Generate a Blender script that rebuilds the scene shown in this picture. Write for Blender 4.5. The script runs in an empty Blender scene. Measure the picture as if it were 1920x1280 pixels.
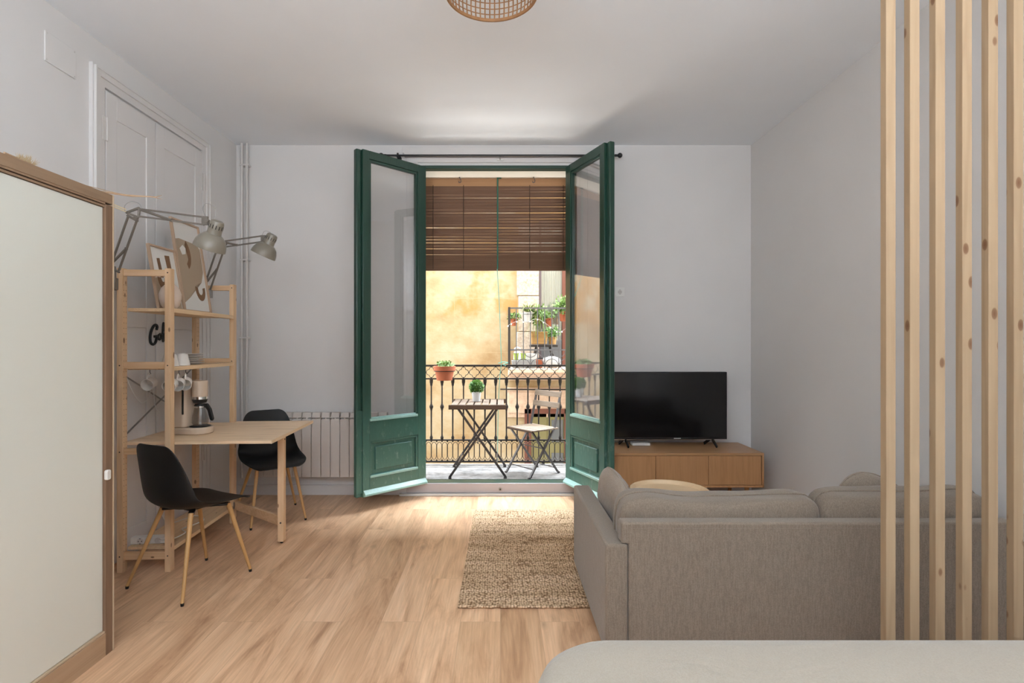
import bpy, bmesh, math, random
from mathutils import Vector, Matrix, noise
from math import sin, cos, pi, radians as R

C = bpy.context.scene.collection
scn = bpy.context.scene
random.seed(7)

# ------------------------------------------------------------------ camera, world, lights, exposure
cam_d = bpy.data.cameras.new('camera')
cam = bpy.data.objects.new('camera', cam_d); C.objects.link(cam)
cam.location = (0, 0, 1.34); cam.rotation_euler = (R(90), 0, 0)
cam_d.lens = 18.75; cam_d.sensor_width = 36.0
cam_d.shift_x = 0.01146; cam_d.shift_y = 0.0031
cam_d.clip_start = 0.05
scn.camera = cam

w = bpy.data.worlds.new('sky'); scn.world = w; w.use_nodes = True
bg = w.node_tree.nodes['Background']
bg.inputs[0].default_value = (0.86, 0.93, 1.0, 1)
bg.inputs[1].default_value = 9.0

def area(name, loc, rot, sx, sy, power, col):
    l = bpy.data.lights.new(name, 'AREA'); l.shape = 'RECTANGLE'; l.size = sx; l.size_y = sy
    l.energy = power; l.color = col
    o = bpy.data.objects.new(name, l); C.objects.link(o); o.location = loc; o.rotation_euler = rot
    return o
# added fill light behind the camera, aimed up to bounce off the white ceiling
area('ceiling_bounce_fill', (0.0, -1.3, 1.9), (R(172), 0, 0), 3.4, 1.6, 300, (0.83, 0.92, 1.0))
# the bright band of sky above the opposite roof
_d = Vector((0, 4.7, 0.5)) - Vector((0, 10.4, 10.3))
area('bright_sky_over_roof', (0, 10.4, 10.3), _d.to_track_quat('-Z', 'Y').to_euler(), 16, 3.2, 11500, (0.80, 0.90, 1.0))
# daylight thrown back up from the sunlit street below the balcony
_d = Vector((0, 3.8, 3.1)) - Vector((0, 8.0, -3.2))
_o = area('sunlit_street_bounce', (0, 8.0, -3.2), _d.to_track_quat('-Z', 'Y').to_euler(), 7, 2.0, 330, (1.0, 0.97, 0.92)); _o.data.spread = R(110)
# added fill lights above the street, left and right, aimed in through the doorway
for _n, _x in (('doorway_fill_left', -7.5), ('doorway_fill_right', 7.5)):
    _d = Vector((0, 4.8, 1.3)) - Vector((_x, 8.6, 6.2))
    area(_n, (_x, 8.6, 6.2), _d.to_track_quat('-Z', 'Y').to_euler(), 4.5, 3.5, 900, (0.93, 0.96, 1.0))
# portals that guide daylight sampling: the doorway and the strip of sky above the street
for _n, _l, _r, _a, _b in (('doorway_portal', (-.03, 5.06, 1.5), (R(-90), 0, 0), 1.5, 2.9), ('street_sky_portal', (0, 7.4, 11.9), (0, 0, 0), 30, 4.4)):
    _o = area(_n, _l, _r, _a, _b, 1.0, (1, 1, 1)); _o.data.cycles.is_portal = True

scn.view_settings.view_transform = 'Standard'
scn.view_settings.look = 'None'
scn.view_settings.gamma = 1.0
scn.view_settings.use_curve_mapping = False
scn.view_settings.exposure = 0.0
scn.cycles.max_bounces = 10
scn.cycles.diffuse_bounces = 6
scn.cycles.transparent_max_bounces = 16
scn.cycles.use_denoising = True
scn.cycles.sample_clamp_indirect = 8.0
scn.cycles.caustics_reflective = False
scn.cycles.caustics_refractive = False

# ------------------------------------------------------------------ materials
def mat(name, col, rough=0.6, metal=0.0, spec=0.5):
    m = bpy.data.materials.new(name); m.use_nodes = True
    b = m.node_tree.nodes['Principled BSDF']
    b.inputs['Base Color'].default_value = (*col, 1)
    b.inputs['Roughness'].default_value = rough
    b.inputs['Metallic'].default_value = metal
    b.inputs['Specular IOR Level'].default_value = spec
    return m
def nd(m, t, **kw):
    n = m.node_tree.nodes.new(t)
    for k, v in kw.items():
        if k in n.inputs: n.inputs[k].default_value = v
        else: setattr(n, k, v)
    return n
def lk(m, a, b): m.node_tree.links.new(a, b)
def coords(m, scale, rnd=True):
    tc = nd(m, 'ShaderNodeTexCoord'); mp = nd(m, 'ShaderNodeMapping')
    mp.inputs['Scale'].default_value = scale
    lk(m, tc.outputs['Object'], mp.inputs['Vector'])
    if rnd:
        oi = nd(m, 'ShaderNodeObjectInfo'); mu = nd(m, 'ShaderNodeMath', operation='MULTIPLY'); mu.inputs[1].default_value = 37.0
        lk(m, oi.outputs['Random'], mu.inputs[0]); lk(m, mu.outputs[0], mp.inputs['Location'])
    return mp.outputs['Vector']
def ramp(m, fac, stops):
    r = nd(m, 'ShaderNodeValToRGB'); e = r.color_ramp.elements
    while len(e) < len(stops): e.new(0.5)
    for i, (p, c) in enumerate(stops):
        e[i].position = p; e[i].color = (*c, 1)
    lk(m, fac, r.inputs[0]); return r.outputs[0]
def mix(m, fac, a, b, mode='MIX'):
    x = nd(m, 'ShaderNodeMix', data_type='RGBA', blend_type=mode)
    for sock, v in ((x.inputs[0], fac), (x.inputs[6], a), (x.inputs[7], b)):
        if hasattr(v, 'is_linked'): lk(m, v, sock)
        elif isinstance(v, tuple): sock.default_value = (*v, 1)
        else: sock.default_value = v
    return x.outputs[2]
def bump(m, h, strength, dist=0.01):
    b = nd(m, 'ShaderNodeBump'); b.inputs['Strength'].default_value = strength; b.inputs['Distance'].default_value = dist
    lk(m, h, b.inputs['Height']); lk(m, b.outputs[0], m.node_tree.nodes['Principled BSDF'].inputs['Normal'])
def base(m, c): lk(m, c, m.node_tree.nodes['Principled BSDF'].inputs['Base Color'])

def wood(name, light, dark, axis=2, fine=90, rough=0.5, knots=0.0, rings=6.0, contrast=1.0):
    m = mat(name, light, rough, spec=0.35)
    s = [fine, fine, fine]; s[axis] = fine / 28
    n = nd(m, 'ShaderNodeTexNoise', Scale=1.0, Detail=4.0); lk(m, coords(m, s), n.inputs['Vector'])
    s2 = [rings*2.2]*3; s2[axis] = rings / 7
    n2 = nd(m, 'ShaderNodeTexNoise', Scale=1.0, Detail=2.0, Distortion=0.6); lk(m, coords(m, s2), n2.inputs['Vector'])
    wv = nd(m, 'ShaderNodeMath', operation='MULTIPLY'); wv.inputs[1].default_value = 9.0; lk(m, n2.outputs[0], wv.inputs[0])
    fr = nd(m, 'ShaderNodeMath', operation='PINGPONG'); fr.inputs[1].default_value = 1.0; lk(m, wv.outputs[0], fr.inputs[0])
    a = ramp(m, n.outputs[0], [(0.35, dark), (0.65, light)])
    b = ramp(m, fr.outputs[0], [(0.0, dark), (0.55, light), (1.0, light)])
    c = mix(m, 0.5 * contrast, mix(m, 0.5, light, a), b)
    if knots:
        s3 = [13.0]*3; s3[axis] = 6.5
        v = nd(m, 'ShaderNodeTexVoronoi', Scale=1.0); lk(m, coords(m, s3), v.inputs['Vector'])
        k = ramp(m, v.outputs['Distance'], [(0.0, (1, 1, 1)), (knots, (0.75, 0.75, 0.75)), (knots * 1.35, (0, 0, 0))])
        c = mix(m, k, c, (0.16, 0.07, 0.03))
    base(m, c); bump(m, n.outputs[0], 0.08, 0.002)
    return m
def plaster(name, col, amt=0.03):
    m = mat(name, col, 0.85, spec=0.2)
    n = nd(m, 'ShaderNodeTexNoise', Scale=3.0, Detail=5.0); lk(m, coords(m, (1, 1, 1), False), n.inputs['Vector'])
    base(m, ramp(m, n.outputs[0], [(0.3, tuple(c * (1 - amt) for c in col)), (0.7, tuple(min(1, c * (1 + amt)) for c in col))]))
    n2 = nd(m, 'ShaderNodeTexNoise', Scale=45.0, Detail=3.0); lk(m, coords(m, (1, 1, 1), False), n2.inputs['Vector'])
    bump(m, n2.outputs[0], 0.06, 0.004); return m
def fabric(name, a, b, scale=420, rough=0.95, wrinkle=0.0):
    m = mat(name, a, rough, spec=0.1)
    m.node_tree.nodes['Principled BSDF'].inputs['Sheen Weight'].default_value = 0.25
    v = coords(m, (scale, scale, scale), False)
    w1 = nd(m, 'ShaderNodeTexNoise', Scale=1.0, Detail=1.0); lk(m, v, w1.inputs['Vector'])
    v2 = coords(m, (scale, scale, scale * .10), False)
    w2 = nd(m, 'ShaderNodeTexNoise', Scale=1.0, Detail=2.0); lk(m, v2, w2.inputs['Vector'])
    f = nd(m, 'ShaderNodeMath', operation='ADD'); lk(m, w1.outputs[0], f.inputs[0]); lk(m, w2.outputs[0], f.inputs[1])
    hf = nd(m, 'ShaderNodeMath', operation='MULTIPLY'); hf.inputs[1].default_value = 0.5; lk(m, f.outputs[0], hf.inputs[0])
    base(m, ramp(m, hf.outputs[0], [(0.38, b), (0.62, a)]))
    h = hf.outputs[0]
    if wrinkle:
        wn = nd(m, 'ShaderNodeTexNoise', Scale=4.0, Detail=4.0, Distortion=1.2); lk(m, coords(m, (1, 1.6, 1), False), wn.inputs['Vector'])
        sm = nd(m, 'ShaderNodeMath', operation='MULTIPLY_ADD'); sm.inputs[1].default_value = wrinkle; lk(m, wn.outputs[0], sm.inputs[0]); lk(m, hf.outputs[0], sm.inputs[2]); h = sm.outputs[0]
    bump(m, h, 0.35, 0.003); return m

M = {}
M['wall'] = plaster('white_wall_paint', (0.70, 0.68, 0.665), 0.012)
M['ceil'] = plaster('ceiling_paint', (0.83, 0.855, 0.89), 0.01)
M['white_wood'] = mat('white_gloss_trim', (0.68, 0.655, 0.64), 0.45)
M['pipe'] = mat('painted_pipe', (0.62, 0.59, 0.565), 0.4)
M['radiator'] = mat('radiator_enamel', (0.62, 0.565, 0.52), 0.35)
M['pine'] = wood('pine', (0.72, 0.50, 0.31), (0.58, 0.36, 0.19), 2, 70, 0.5, 0.10)
M['pine_x'] = wood('pine_cross', (0.72, 0.49, 0.30), (0.57, 0.35, 0.18), 0, 70, 0.5, 0.06)
M['pine_y'] = wood('pine_depth', (0.75, 0.55, 0.34), (0.62, 0.41, 0.23), 1, 70, 0.5, 0.05)
M['slat'] = wood('slat_spruce', (0.42, 0.295, 0.18), (0.32, 0.21, 0.12), 2, 60, 0.55, 0.115, 5.0, 0.8)
M['ash'] = wood('ash_veneer', (0.84, 0.63, 0.42), (0.58, 0.39, 0.22), 0, 60, 0.42, 0, 11.0, 1.2)
M['ash_edge'] = mat('ash_edge', (0.72, 0.54, 0.36), 0.5)
M['oak'] = wood('oak_veneer', (0.47, 0.25, 0.115), (0.36, 0.18, 0.075), 2, 70, 0.45, 0, 10.0, 0.7)
M['oak_x'] = wood('oak_veneer_top', (0.45, 0.25, 0.12), (0.36, 0.185, 0.08), 0, 70, 0.35, 0, 8.0, 0.7)
M['walnut'] = wood('wardrobe_oak', (0.22, 0.135, 0.085), (0.16, 0.095, 0.055), 2, 60, 0.5, 0, 7.0, 0.8)
M['walnut_y'] = wood('wardrobe_oak_rail', (0.30, 0.20, 0.125), (0.22, 0.14, 0.085), 1, 60, 0.5, 0, 7.0, 0.8)
M['plinth'] = wood('wardrobe_plinth', (0.44, 0.30, 0.19), (0.34, 0.22, 0.13), 1, 60, 0.5, 0, 7.0, 0.8)
M['edge_band'] = mat('pale_edge_band', (0.55, 0.42, 0.29), 0.5)
M['door_white'] = mat('wardrobe_white_panel', (0.66, 0.665, 0.60), 0.35)
M['tray'] = wood('pale_birch', (0.74, 0.56, 0.36), (0.66, 0.47, 0.28), 0, 60, 0.45, 0, 4.0, 0.5)
M['legwood'] = wood('chair_leg_wood', (0.52, 0.30, 0.12), (0.44, 0.24, 0.09), 2, 80, 0.4, 0, 3.0, 0.4)
M['black'] = mat('black_plastic', (0.008, 0.0082, 0.0085), 0.48, spec=0.35)
M['blackmetal'] = mat('black_metal', (0.012, 0.011, 0.012), 0.4)
M['dark'] = mat('dark_hole', (0.02, 0.018, 0.015), 0.8)
M['screen'] = mat('tv_screen', (0.006, 0.006, 0.007), 0.12)
M['bezel'] = mat('tv_bezel', (0.01, 0.01, 0.011), 0.35)
M['chrome'] = mat('chrome', (0.75, 0.75, 0.75), 0.15, 1.0)
M['steel'] = mat('galvanised_steel', (0.35, 0.33, 0.31), 0.4, 0.8)
M['cream'] = mat('cream_enamel', (0.58, 0.455, 0.345), 0.25)
M['lamp'] = mat('lamp_beige_enamel', (0.22, 0.195, 0.155), 0.3)
M['lamp_arm'] = mat('lamp_arm_beige', (0.17, 0.145, 0.12), 0.4)
M['lamp_in'] = mat('lamp_inner_white', (0.65, 0.63, 0.58), 0.5)
M['ceramic'] = mat('white_ceramic', (0.72, 0.68, 0.63), 0.3)
M['vase'] = mat('matte_cream_ceramic', (0.62, 0.50, 0.41), 0.8)
M['plastic'] = mat('white_plastic', (0.75, 0.74, 0.71), 0.4)
M['cable'] = mat('white_cable', (0.72, 0.72, 0.70), 0.5)
M['greycable'] = mat('grey_cable', (0.33, 0.31, 0.30), 0.5)
M['sofa'] = fabric('taupe_sofa_cloth', (0.245, 0.195, 0.150), (0.18, 0.14, 0.105), 260)
M['pillow'] = fabric('taupe_pillow_cloth', (0.33, 0.27, 0.215), (0.24, 0.19, 0.15), 300)
M['linen'] = fabric('cream_linen', (0.36, 0.315, 0.255), (0.33, 0.287, 0.228), 260, 0.9, 7.0)
M['rattan'] = wood('rattan', (0.30, 0.15, 0.065), (0.21, 0.095, 0.04), 2, 60, 0.5, 0, 4.0, 0.5)
M['terracotta'] = mat('terracotta', (0.42, 0.12, 0.055), 0.8)
M['whitepot'] = mat('white_pot', (0.72, 0.73, 0.74), 0.5)
M['soil'] = mat('soil', (0.05, 0.035, 0.025), 0.95)
M['iron'] = mat('balcony_iron', (0.022, 0.017, 0.015), 0.55)
M['iron_grey'] = mat('grey_iron', (0.10, 0.10, 0.11), 0.5)
M['rod'] = mat('dark_chair_steel', (0.06, 0.05, 0.048), 0.4)
M['mint'] = mat('mint_cord', (0.18, 0.55, 0.47), 0.7)
M['greencord'] = mat('green_band', (0.04, 0.16, 0.11), 0.8)
M['weathered'] = wood('weathered_acacia', (0.16, 0.115, 0.08), (0.09, 0.062, 0.042), 1, 60, 0.7, 0, 8.0, 1.0)
M['weathered_x'] = wood('weathered_acacia_pale', (0.26, 0.20, 0.145), (0.17, 0.12, 0.085), 0, 60, 0.7, 0, 8.0, 1.0)
M['darkedge'] = wood('dark_acacia', (0.15, 0.09, 0.055), (0.09, 0.055, 0.035), 0, 60, 0.6)
M['blind'] = wood('blind_wood', (0.20, 0.11, 0.065), (0.15, 0.08, 0.045), 0, 50, 0.6, 0, 4.0, 0.5)
M['blind_head'] = wood('blind_header', (0.46, 0.26, 0.13), (0.38, 0.20, 0.10), 0, 50, 0.6, 0, 4.0, 0.4)
M['blind_cord'] = mat('blind_dark_cord', (0.05, 0.03, 0.02), 0.8)
M['brownframe'] = mat('brown_paint', (0.16, 0.055, 0.035), 0.6)
M['greyframe'] = mat('grey_mauve_paint', (0.12, 0.09, 0.10), 0.6)
M['olive'] = mat('olive_shutter', (0.22, 0.20, 0.09), 0.7)
M['greypanel'] = mat('grey_panel', (0.13, 0.14, 0.15), 0.6)
M['curtain'] = mat('pale_curtain', (0.55, 0.62, 0.56), 0.9)
M['darkroom'] = mat('dark_room', (0.12, 0.125, 0.10), 0.9)
M['limepot'] = mat('lime_pot', (0.45, 0.60, 0.12), 0.6)
M['greybox'] = mat('grey_planter', (0.36, 0.37, 0.38), 0.7)
M['signblack'] = mat('sign_black', (0.018, 0.02, 0.02), 0.6)
M['pampas'] = mat('dried_pampas', (0.55, 0.42, 0.25), 0.9)
M['drystem'] = mat('dried_stem', (0.42, 0.28, 0.17), 0.9)
M['palestem'] = mat('pale_reed', (0.85, 0.72, 0.45), 0.8)
M['bulb'] = mat('clear_white_bulb', (0.85, 0.85, 0.82), 0.3)
M['basket'] = wood('woven_basket', (0.50, 0.30, 0.12), (0.32, 0.17, 0.06), 0, 90, 0.8)

def leafmat(name, a, b):
    m = mat(name, a, 0.6)
    n = nd(m, 'ShaderNodeTexNoise', Scale=28.0); lk(m, coords(m, (1, 1, 1), False), n.inputs['Vector'])
    base(m, ramp(m, n.outputs[0], [(0.35, b), (0.62, a)])); return m
M['leaf'] = leafmat('boxwood_leaves', (0.16, 0.30, 0.05), (0.04, 0.12, 0.02))
M['leaf_pale'] = leafmat('pale_leaves', (0.22, 0.33, 0.09), (0.08, 0.17, 0.035))
M['leaf_yellow'] = leafmat('spider_plant_leaves', (0.34, 0.40, 0.12), (0.10, 0.17, 0.03))

# green weathered paint, with chalky flecks; the paler tone towards the foot paints in sky glare
def green(name, col, foot_glare, chalk, z0=0.2, z1=1.0):
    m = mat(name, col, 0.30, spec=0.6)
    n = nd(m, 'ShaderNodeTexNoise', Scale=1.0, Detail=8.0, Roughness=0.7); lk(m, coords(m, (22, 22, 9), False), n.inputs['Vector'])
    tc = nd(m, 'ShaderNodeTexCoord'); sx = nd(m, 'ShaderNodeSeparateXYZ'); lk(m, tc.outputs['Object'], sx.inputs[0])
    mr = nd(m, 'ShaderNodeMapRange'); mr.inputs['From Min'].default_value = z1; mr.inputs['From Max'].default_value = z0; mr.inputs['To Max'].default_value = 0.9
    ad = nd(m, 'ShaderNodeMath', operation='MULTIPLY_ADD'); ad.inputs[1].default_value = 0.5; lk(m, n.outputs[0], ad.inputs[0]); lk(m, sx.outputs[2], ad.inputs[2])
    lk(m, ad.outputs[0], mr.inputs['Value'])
    c = mix(m, mr.outputs[0], col, foot_glare)
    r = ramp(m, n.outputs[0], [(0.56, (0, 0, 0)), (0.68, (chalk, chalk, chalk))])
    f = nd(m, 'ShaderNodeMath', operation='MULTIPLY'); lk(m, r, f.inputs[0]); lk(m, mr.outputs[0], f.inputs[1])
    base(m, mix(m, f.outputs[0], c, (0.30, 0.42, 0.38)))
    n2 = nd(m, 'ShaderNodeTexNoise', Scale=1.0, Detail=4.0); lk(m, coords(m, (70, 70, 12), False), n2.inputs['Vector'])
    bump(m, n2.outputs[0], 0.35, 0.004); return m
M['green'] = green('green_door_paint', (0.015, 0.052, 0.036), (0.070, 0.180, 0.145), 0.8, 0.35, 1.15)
M['green_pale'] = green('green_chalky_paint', (0.26, 0.44, 0.40), (0.30, 0.50, 0.45), 0.9)
M['green_frame'] = mat('green_frame_paint', (0.015, 0.052, 0.036), 0.35)

# window glass: see-through with mirror-like reflections growing at grazing angles
def glass(name, ior, rough=0.0, tint=(1, 1, 1)):
    m = bpy.data.materials.new(name); m.use_nodes = True; t = m.node_tree
    t.nodes.remove(t.nodes['Principled BSDF'])
    tr = nd(m, 'ShaderNodeBsdfTransparent'); tr.inputs[0].default_value = (*tint, 1)
    gl = nd(m, 'ShaderNodeBsdfGlossy'); gl.inputs['Roughness'].default_value = rough
    f0 = ((ior-1)/(ior+1))**2
    lw = nd(m, 'ShaderNodeLayerWeight'); lw.inputs[0].default_value = 0.5
    pw = nd(m, 'ShaderNodeMath', operation='POWER'); pw.inputs[1].default_value = 4.0; lk(m, lw.outputs['Facing'], pw.inputs[0])
    fr = nd(m, 'ShaderNodeMath', operation='MULTIPLY_ADD'); fr.inputs[1].default_value = 1-f0; fr.inputs[2].default_value = f0; lk(m, pw.outputs[0], fr.inputs[0])
    mx = nd(m, 'ShaderNodeMixShader'); lk(m, fr.outputs[0], mx.inputs[0]); lk(m, tr.outputs[0], mx.inputs[1]); lk(m, gl.outputs[0], mx.inputs[2])
    lk(m, mx.outputs[0], t.nodes['Material Output'].inputs[0]); return m
M['pane'] = glass('window_glass', 2.5)
M['glass'] = glass('clear_glass', 1.6, 0.02, (0.85, 0.85, 0.85))

# laminate floor: long oak planks running towards the balcony
def floor_mat():
    m = mat('oak_laminate', (0.6, 0.4, 0.25), 0.38, spec=0.4)
    v = coords(m, (1, 1, 1), False)
    rot = nd(m, 'ShaderNodeMapping'); rot.inputs['Rotation'].default_value = (0, 0, R(90)); lk(m, v, rot.inputs['Vector'])
    br = nd(m, 'ShaderNodeTexBrick', Scale=1.0); br.offset = 0.37
    br.inputs['Brick Width'].default_value = 1.29; br.inputs['Row Height'].default_value = 0.192
    br.inputs['Mortar Size'].default_value = 0.0011; br.inputs['Mortar Smooth'].default_value = 0.2
    br.inputs['Color1'].default_value = (0, 0, 0, 1); br.inputs['Color2'].default_value = (1, 1, 1, 1); br.inputs['Mortar'].default_value = (0.5, 0.5, 0.5, 1)
    lk(m, rot.outputs[0], br.inputs['Vector'])
    # shift the grain from plank to plank
    ofs = nd(m, 'ShaderNodeVectorMath', operation='SCALE'); ofs.inputs['Scale'].default_value = 13.0; lk(m, br.outputs['Color'], ofs.inputs[0])
    add = nd(m, 'ShaderNodeVectorMath', operation='ADD'); lk(m, v, add.inputs[0]); lk(m, ofs.outputs[0], add.inputs[1])
    mp = nd(m, 'ShaderNodeMapping'); mp.inputs['Scale'].default_value = (8, 1.2, 1); lk(m, add.outputs[0], mp.inputs['Vector'])
    n1 = nd(m, 'ShaderNodeTexNoise', Scale=1.0, Detail=7.0, Roughness=0.62, Distortion=1.5); lk(m, mp.outputs[0], n1.inputs['Vector'])
    mp2 = nd(m, 'ShaderNodeMapping'); mp2.inputs['Scale'].default_value = (120, 4, 1); lk(m, add.outputs[0], mp2.inputs['Vector'])
    n2 = nd(m, 'ShaderNodeTexNoise', Scale=1.0, Detail=3.0); lk(m, mp2.outputs[0], n2.inputs['Vector'])
    c = ramp(m, n1.outputs[0], [(0.28, (0.42, 0.235, 0.130)), (0.42, (0.62, 0.38, 0.225)), (0.56, (0.74, 0.48, 0.295)), (0.72, (0.80, 0.55, 0.355))])
    c2 = ramp(m, n2.outputs[0], [(0.3, (0.86, 0.84, 0.82)), (0.7, (1.05, 1.05, 1.05))])
    c = mix(m, 1.0, c, c2, 'MULTIPLY')
    pl = ramp(m, br.outputs['Color'], [(0.0, (0.90, 0.88, 0.86)), (1.0, (1.06, 1.07, 1.09))])
    c = mix(m, 1.0, c, pl, 'MULTIPLY')
    kv = nd(m, 'ShaderNodeMapping'); kv.inputs['Scale'].default_value = (5.0, 2.2, 1); lk(m, add.outputs[0], kv.inputs['Vector'])
    kn = nd(m, 'ShaderNodeTexVoronoi', Scale=1.0); lk(m, kv.outputs[0], kn.inputs['Vector'])
    c = mix(m, ramp(m, kn.outputs['Distance'], [(0.0, (0.7, 0.7, 0.7)), (0.035, (0.35, 0.35, 0.35)), (0.13, (0, 0, 0))]), c, (0.20, 0.11, 0.06))
    fb = nd(m, 'ShaderNodeMath', operation='MULTIPLY'); fb.inputs[1].default_value = 0.6; lk(m, br.outputs['Fac'], fb.inputs[0])
    c = mix(m, fb.outputs[0], c, (0.42, 0.27, 0.17))
    base(m, c); bump(m, n2.outputs[0], 0.05, 0.002); return m
M['floor'] = floor_mat()

def jute_mat():
    m = mat('jute_rope_weave', (0.5, 0.36, 0.2), 0.95, spec=0.1)
    v = coords(m, (72, 62, 60), False)
    dis = nd(m, 'ShaderNodeTexNoise', Scale=7.0, Detail=2.0); lk(m, coords(m, (1, 1, 1), False), dis.inputs['Vector'])
    sc = nd(m, 'ShaderNodeVectorMath', operation='SCALE'); sc.inputs['Scale'].default_value = 1.6; lk(m, dis.outputs['Color'], sc.inputs[0])
    ad = nd(m, 'ShaderNodeVectorMath', operation='ADD'); lk(m, v, ad.inputs[0]); lk(m, sc.outputs[0], ad.inputs[1])
    vo = nd(m, 'ShaderNodeTexVoronoi', Scale=1.0, Randomness=0.55); lk(m, ad.outputs[0], vo.inputs['Vector'])
    n = nd(m, 'ShaderNodeTexNoise', Scale=1.0, Detail=4.0); lk(m, coords(m, (1.2, 22, 1), False), n.inputs['Vector'])
    a = ramp(m, n.outputs[0], [(0.32, (0.60, 0.42, 0.26)), (0.5, (0.80, 0.58, 0.38)), (0.68, (0.90, 0.68, 0.48))])
    k = ramp(m, vo.outputs['Distance'], [(0.25, (1.0, 1.0, 1.0)), (0.72, (0.30, 0.24, 0.19))])
    base(m, mix(m, 1.0, a, k, 'MULTIPLY'))
    inv = nd(m, 'ShaderNodeMath', operation='SUBTRACT'); inv.inputs[0].default_value = 1.0; lk(m, vo.outputs['Distance'], inv.inputs[1])
    bump(m, inv.outputs[0], 1.0, 0.008); return m
M['jute'] = jute_mat()

def facade_mat():
    m = mat('ochre_stucco', (0.8, 0.6, 0.32), 0.9, spec=0.1)
    n = nd(m, 'ShaderNodeTexNoise', Scale=1.1, Detail=7.0, Roughness=0.65); lk(m, coords(m, (1, 1, 1.2), False), n.inputs['Vector'])
    c = ramp(m, n.outputs[0], [(0.33, (0.36, 0.24, 0.125)), (0.46, (0.44, 0.335, 0.20)), (0.62, (0.50, 0.42, 0.30))])
    n3 = nd(m, 'ShaderNodeTexNoise', Scale=1.6, Detail=6.0); lk(m, coords(m, (1, 1, 1), False), n3.inputs['Vector'])
    tc = nd(m, 'ShaderNodeTexCoord'); sx = nd(m, 'ShaderNodeSeparateXYZ'); lk(m, tc.outputs['Object'], sx.inputs[0])
    band = ramp(m, sx.outputs[2], [(0.0, (0, 0, 0)), (1.0, (0, 0, 0))])
    mr = nd(m, 'ShaderNodeMapRange'); mr.inputs['From Min'].default_value = 1.78; mr.inputs['From Max'].default_value = 1.9
    lk(m, sx.outputs[2], mr.inputs['Value'])
    pt = nd(m, 'ShaderNodeMath', operation='MULTIPLY'); lk(m, mr.outputs[0], pt.inputs[0])
    th = ramp(m, n3.outputs[0], [(0.47, (0, 0, 0)), (0.56, (0.85, 0.85, 0.85))]); lk(m, th, pt.inputs[1])
    c = mix(m, pt.outputs[0], c, (0.42, 0.24, 0.08))
    bk = nd(m, 'ShaderNodeTexBrick', Scale=1.0); bk.inputs['Brick Width'].default_value = 1.15; bk.inputs['Row Height'].default_value = 0.49
    bk.inputs['Mortar Size'].default_value = 0.006; bk.offset = 0.42
    sp = nd(m, 'ShaderNodeCombineXYZ'); lk(m, sx.outputs[0], sp.inputs[0]); lk(m, sx.outputs[2], sp.inputs[1])
    mv = nd(m, 'ShaderNodeMapping'); mv.inputs['Location'].default_value = (0.35, 0.27, 0); lk(m, sp.outputs[0], mv.inputs['Vector']); lk(m, mv.outputs[0], bk.inputs['Vector'])
    fm = nd(m, 'ShaderNodeMath', operation='MULTIPLY'); fm.inputs[1].default_value = 0.6; lk(m, bk.outputs['Fac'], fm.inputs[0])
    c = mix(m, fm.outputs[0], c, (0.48, 0.36, 0.22))
    base(m, c)
    n2 = nd(m, 'ShaderNodeTexNoise', Scale=30.0, Detail=4.0); lk(m, coords(m, (1, 1, 1), False), n2.inputs['Vector']); bump(m, n2.outputs[0], 0.3, 0.01)
    return m
M['facade'] = facade_mat()
def stone(name, a, b, sc=14.0, bs=0.6):
    m = mat(name, a, 0.9, spec=0.15)
    n = nd(m, 'ShaderNodeTexNoise', Scale=sc, Detail=8.0, Roughness=0.7); lk(m, coords(m, (1, 1, 1), False), n.inputs['Vector'])
    base(m, ramp(m, n.outputs[0], [(0.35, b), (0.6, a)])); bump(m, n.outputs[0], bs, 0.01); return m
M['stone'] = stone('jamb_stone', (0.62, 0.54, 0.45), (0.40, 0.31, 0.24), 22)
M['corbel'] = stone('pink_cornice', (0.72, 0.56, 0.44), (0.56, 0.40, 0.30), 9, 0.2)
M['slab'] = stone('balcony_slab', (0.33, 0.32, 0.31), (0.15, 0.145, 0.14), 6, 0.5)
M['lintel'] = plaster('cream_reveal', (0.90, 0.86, 0.76), 0.03)
M['sill'] = mat('grey_mauve_sill', (0.50, 0.46, 0.47), 0.45)
M['render'] = plaster('outer_render', (0.36, 0.32, 0.26), 0.05)
M['asphalt'] = stone('street_paving', (0.42, 0.41, 0.40), (0.32, 0.31, 0.30), 4, 0.2)

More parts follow.
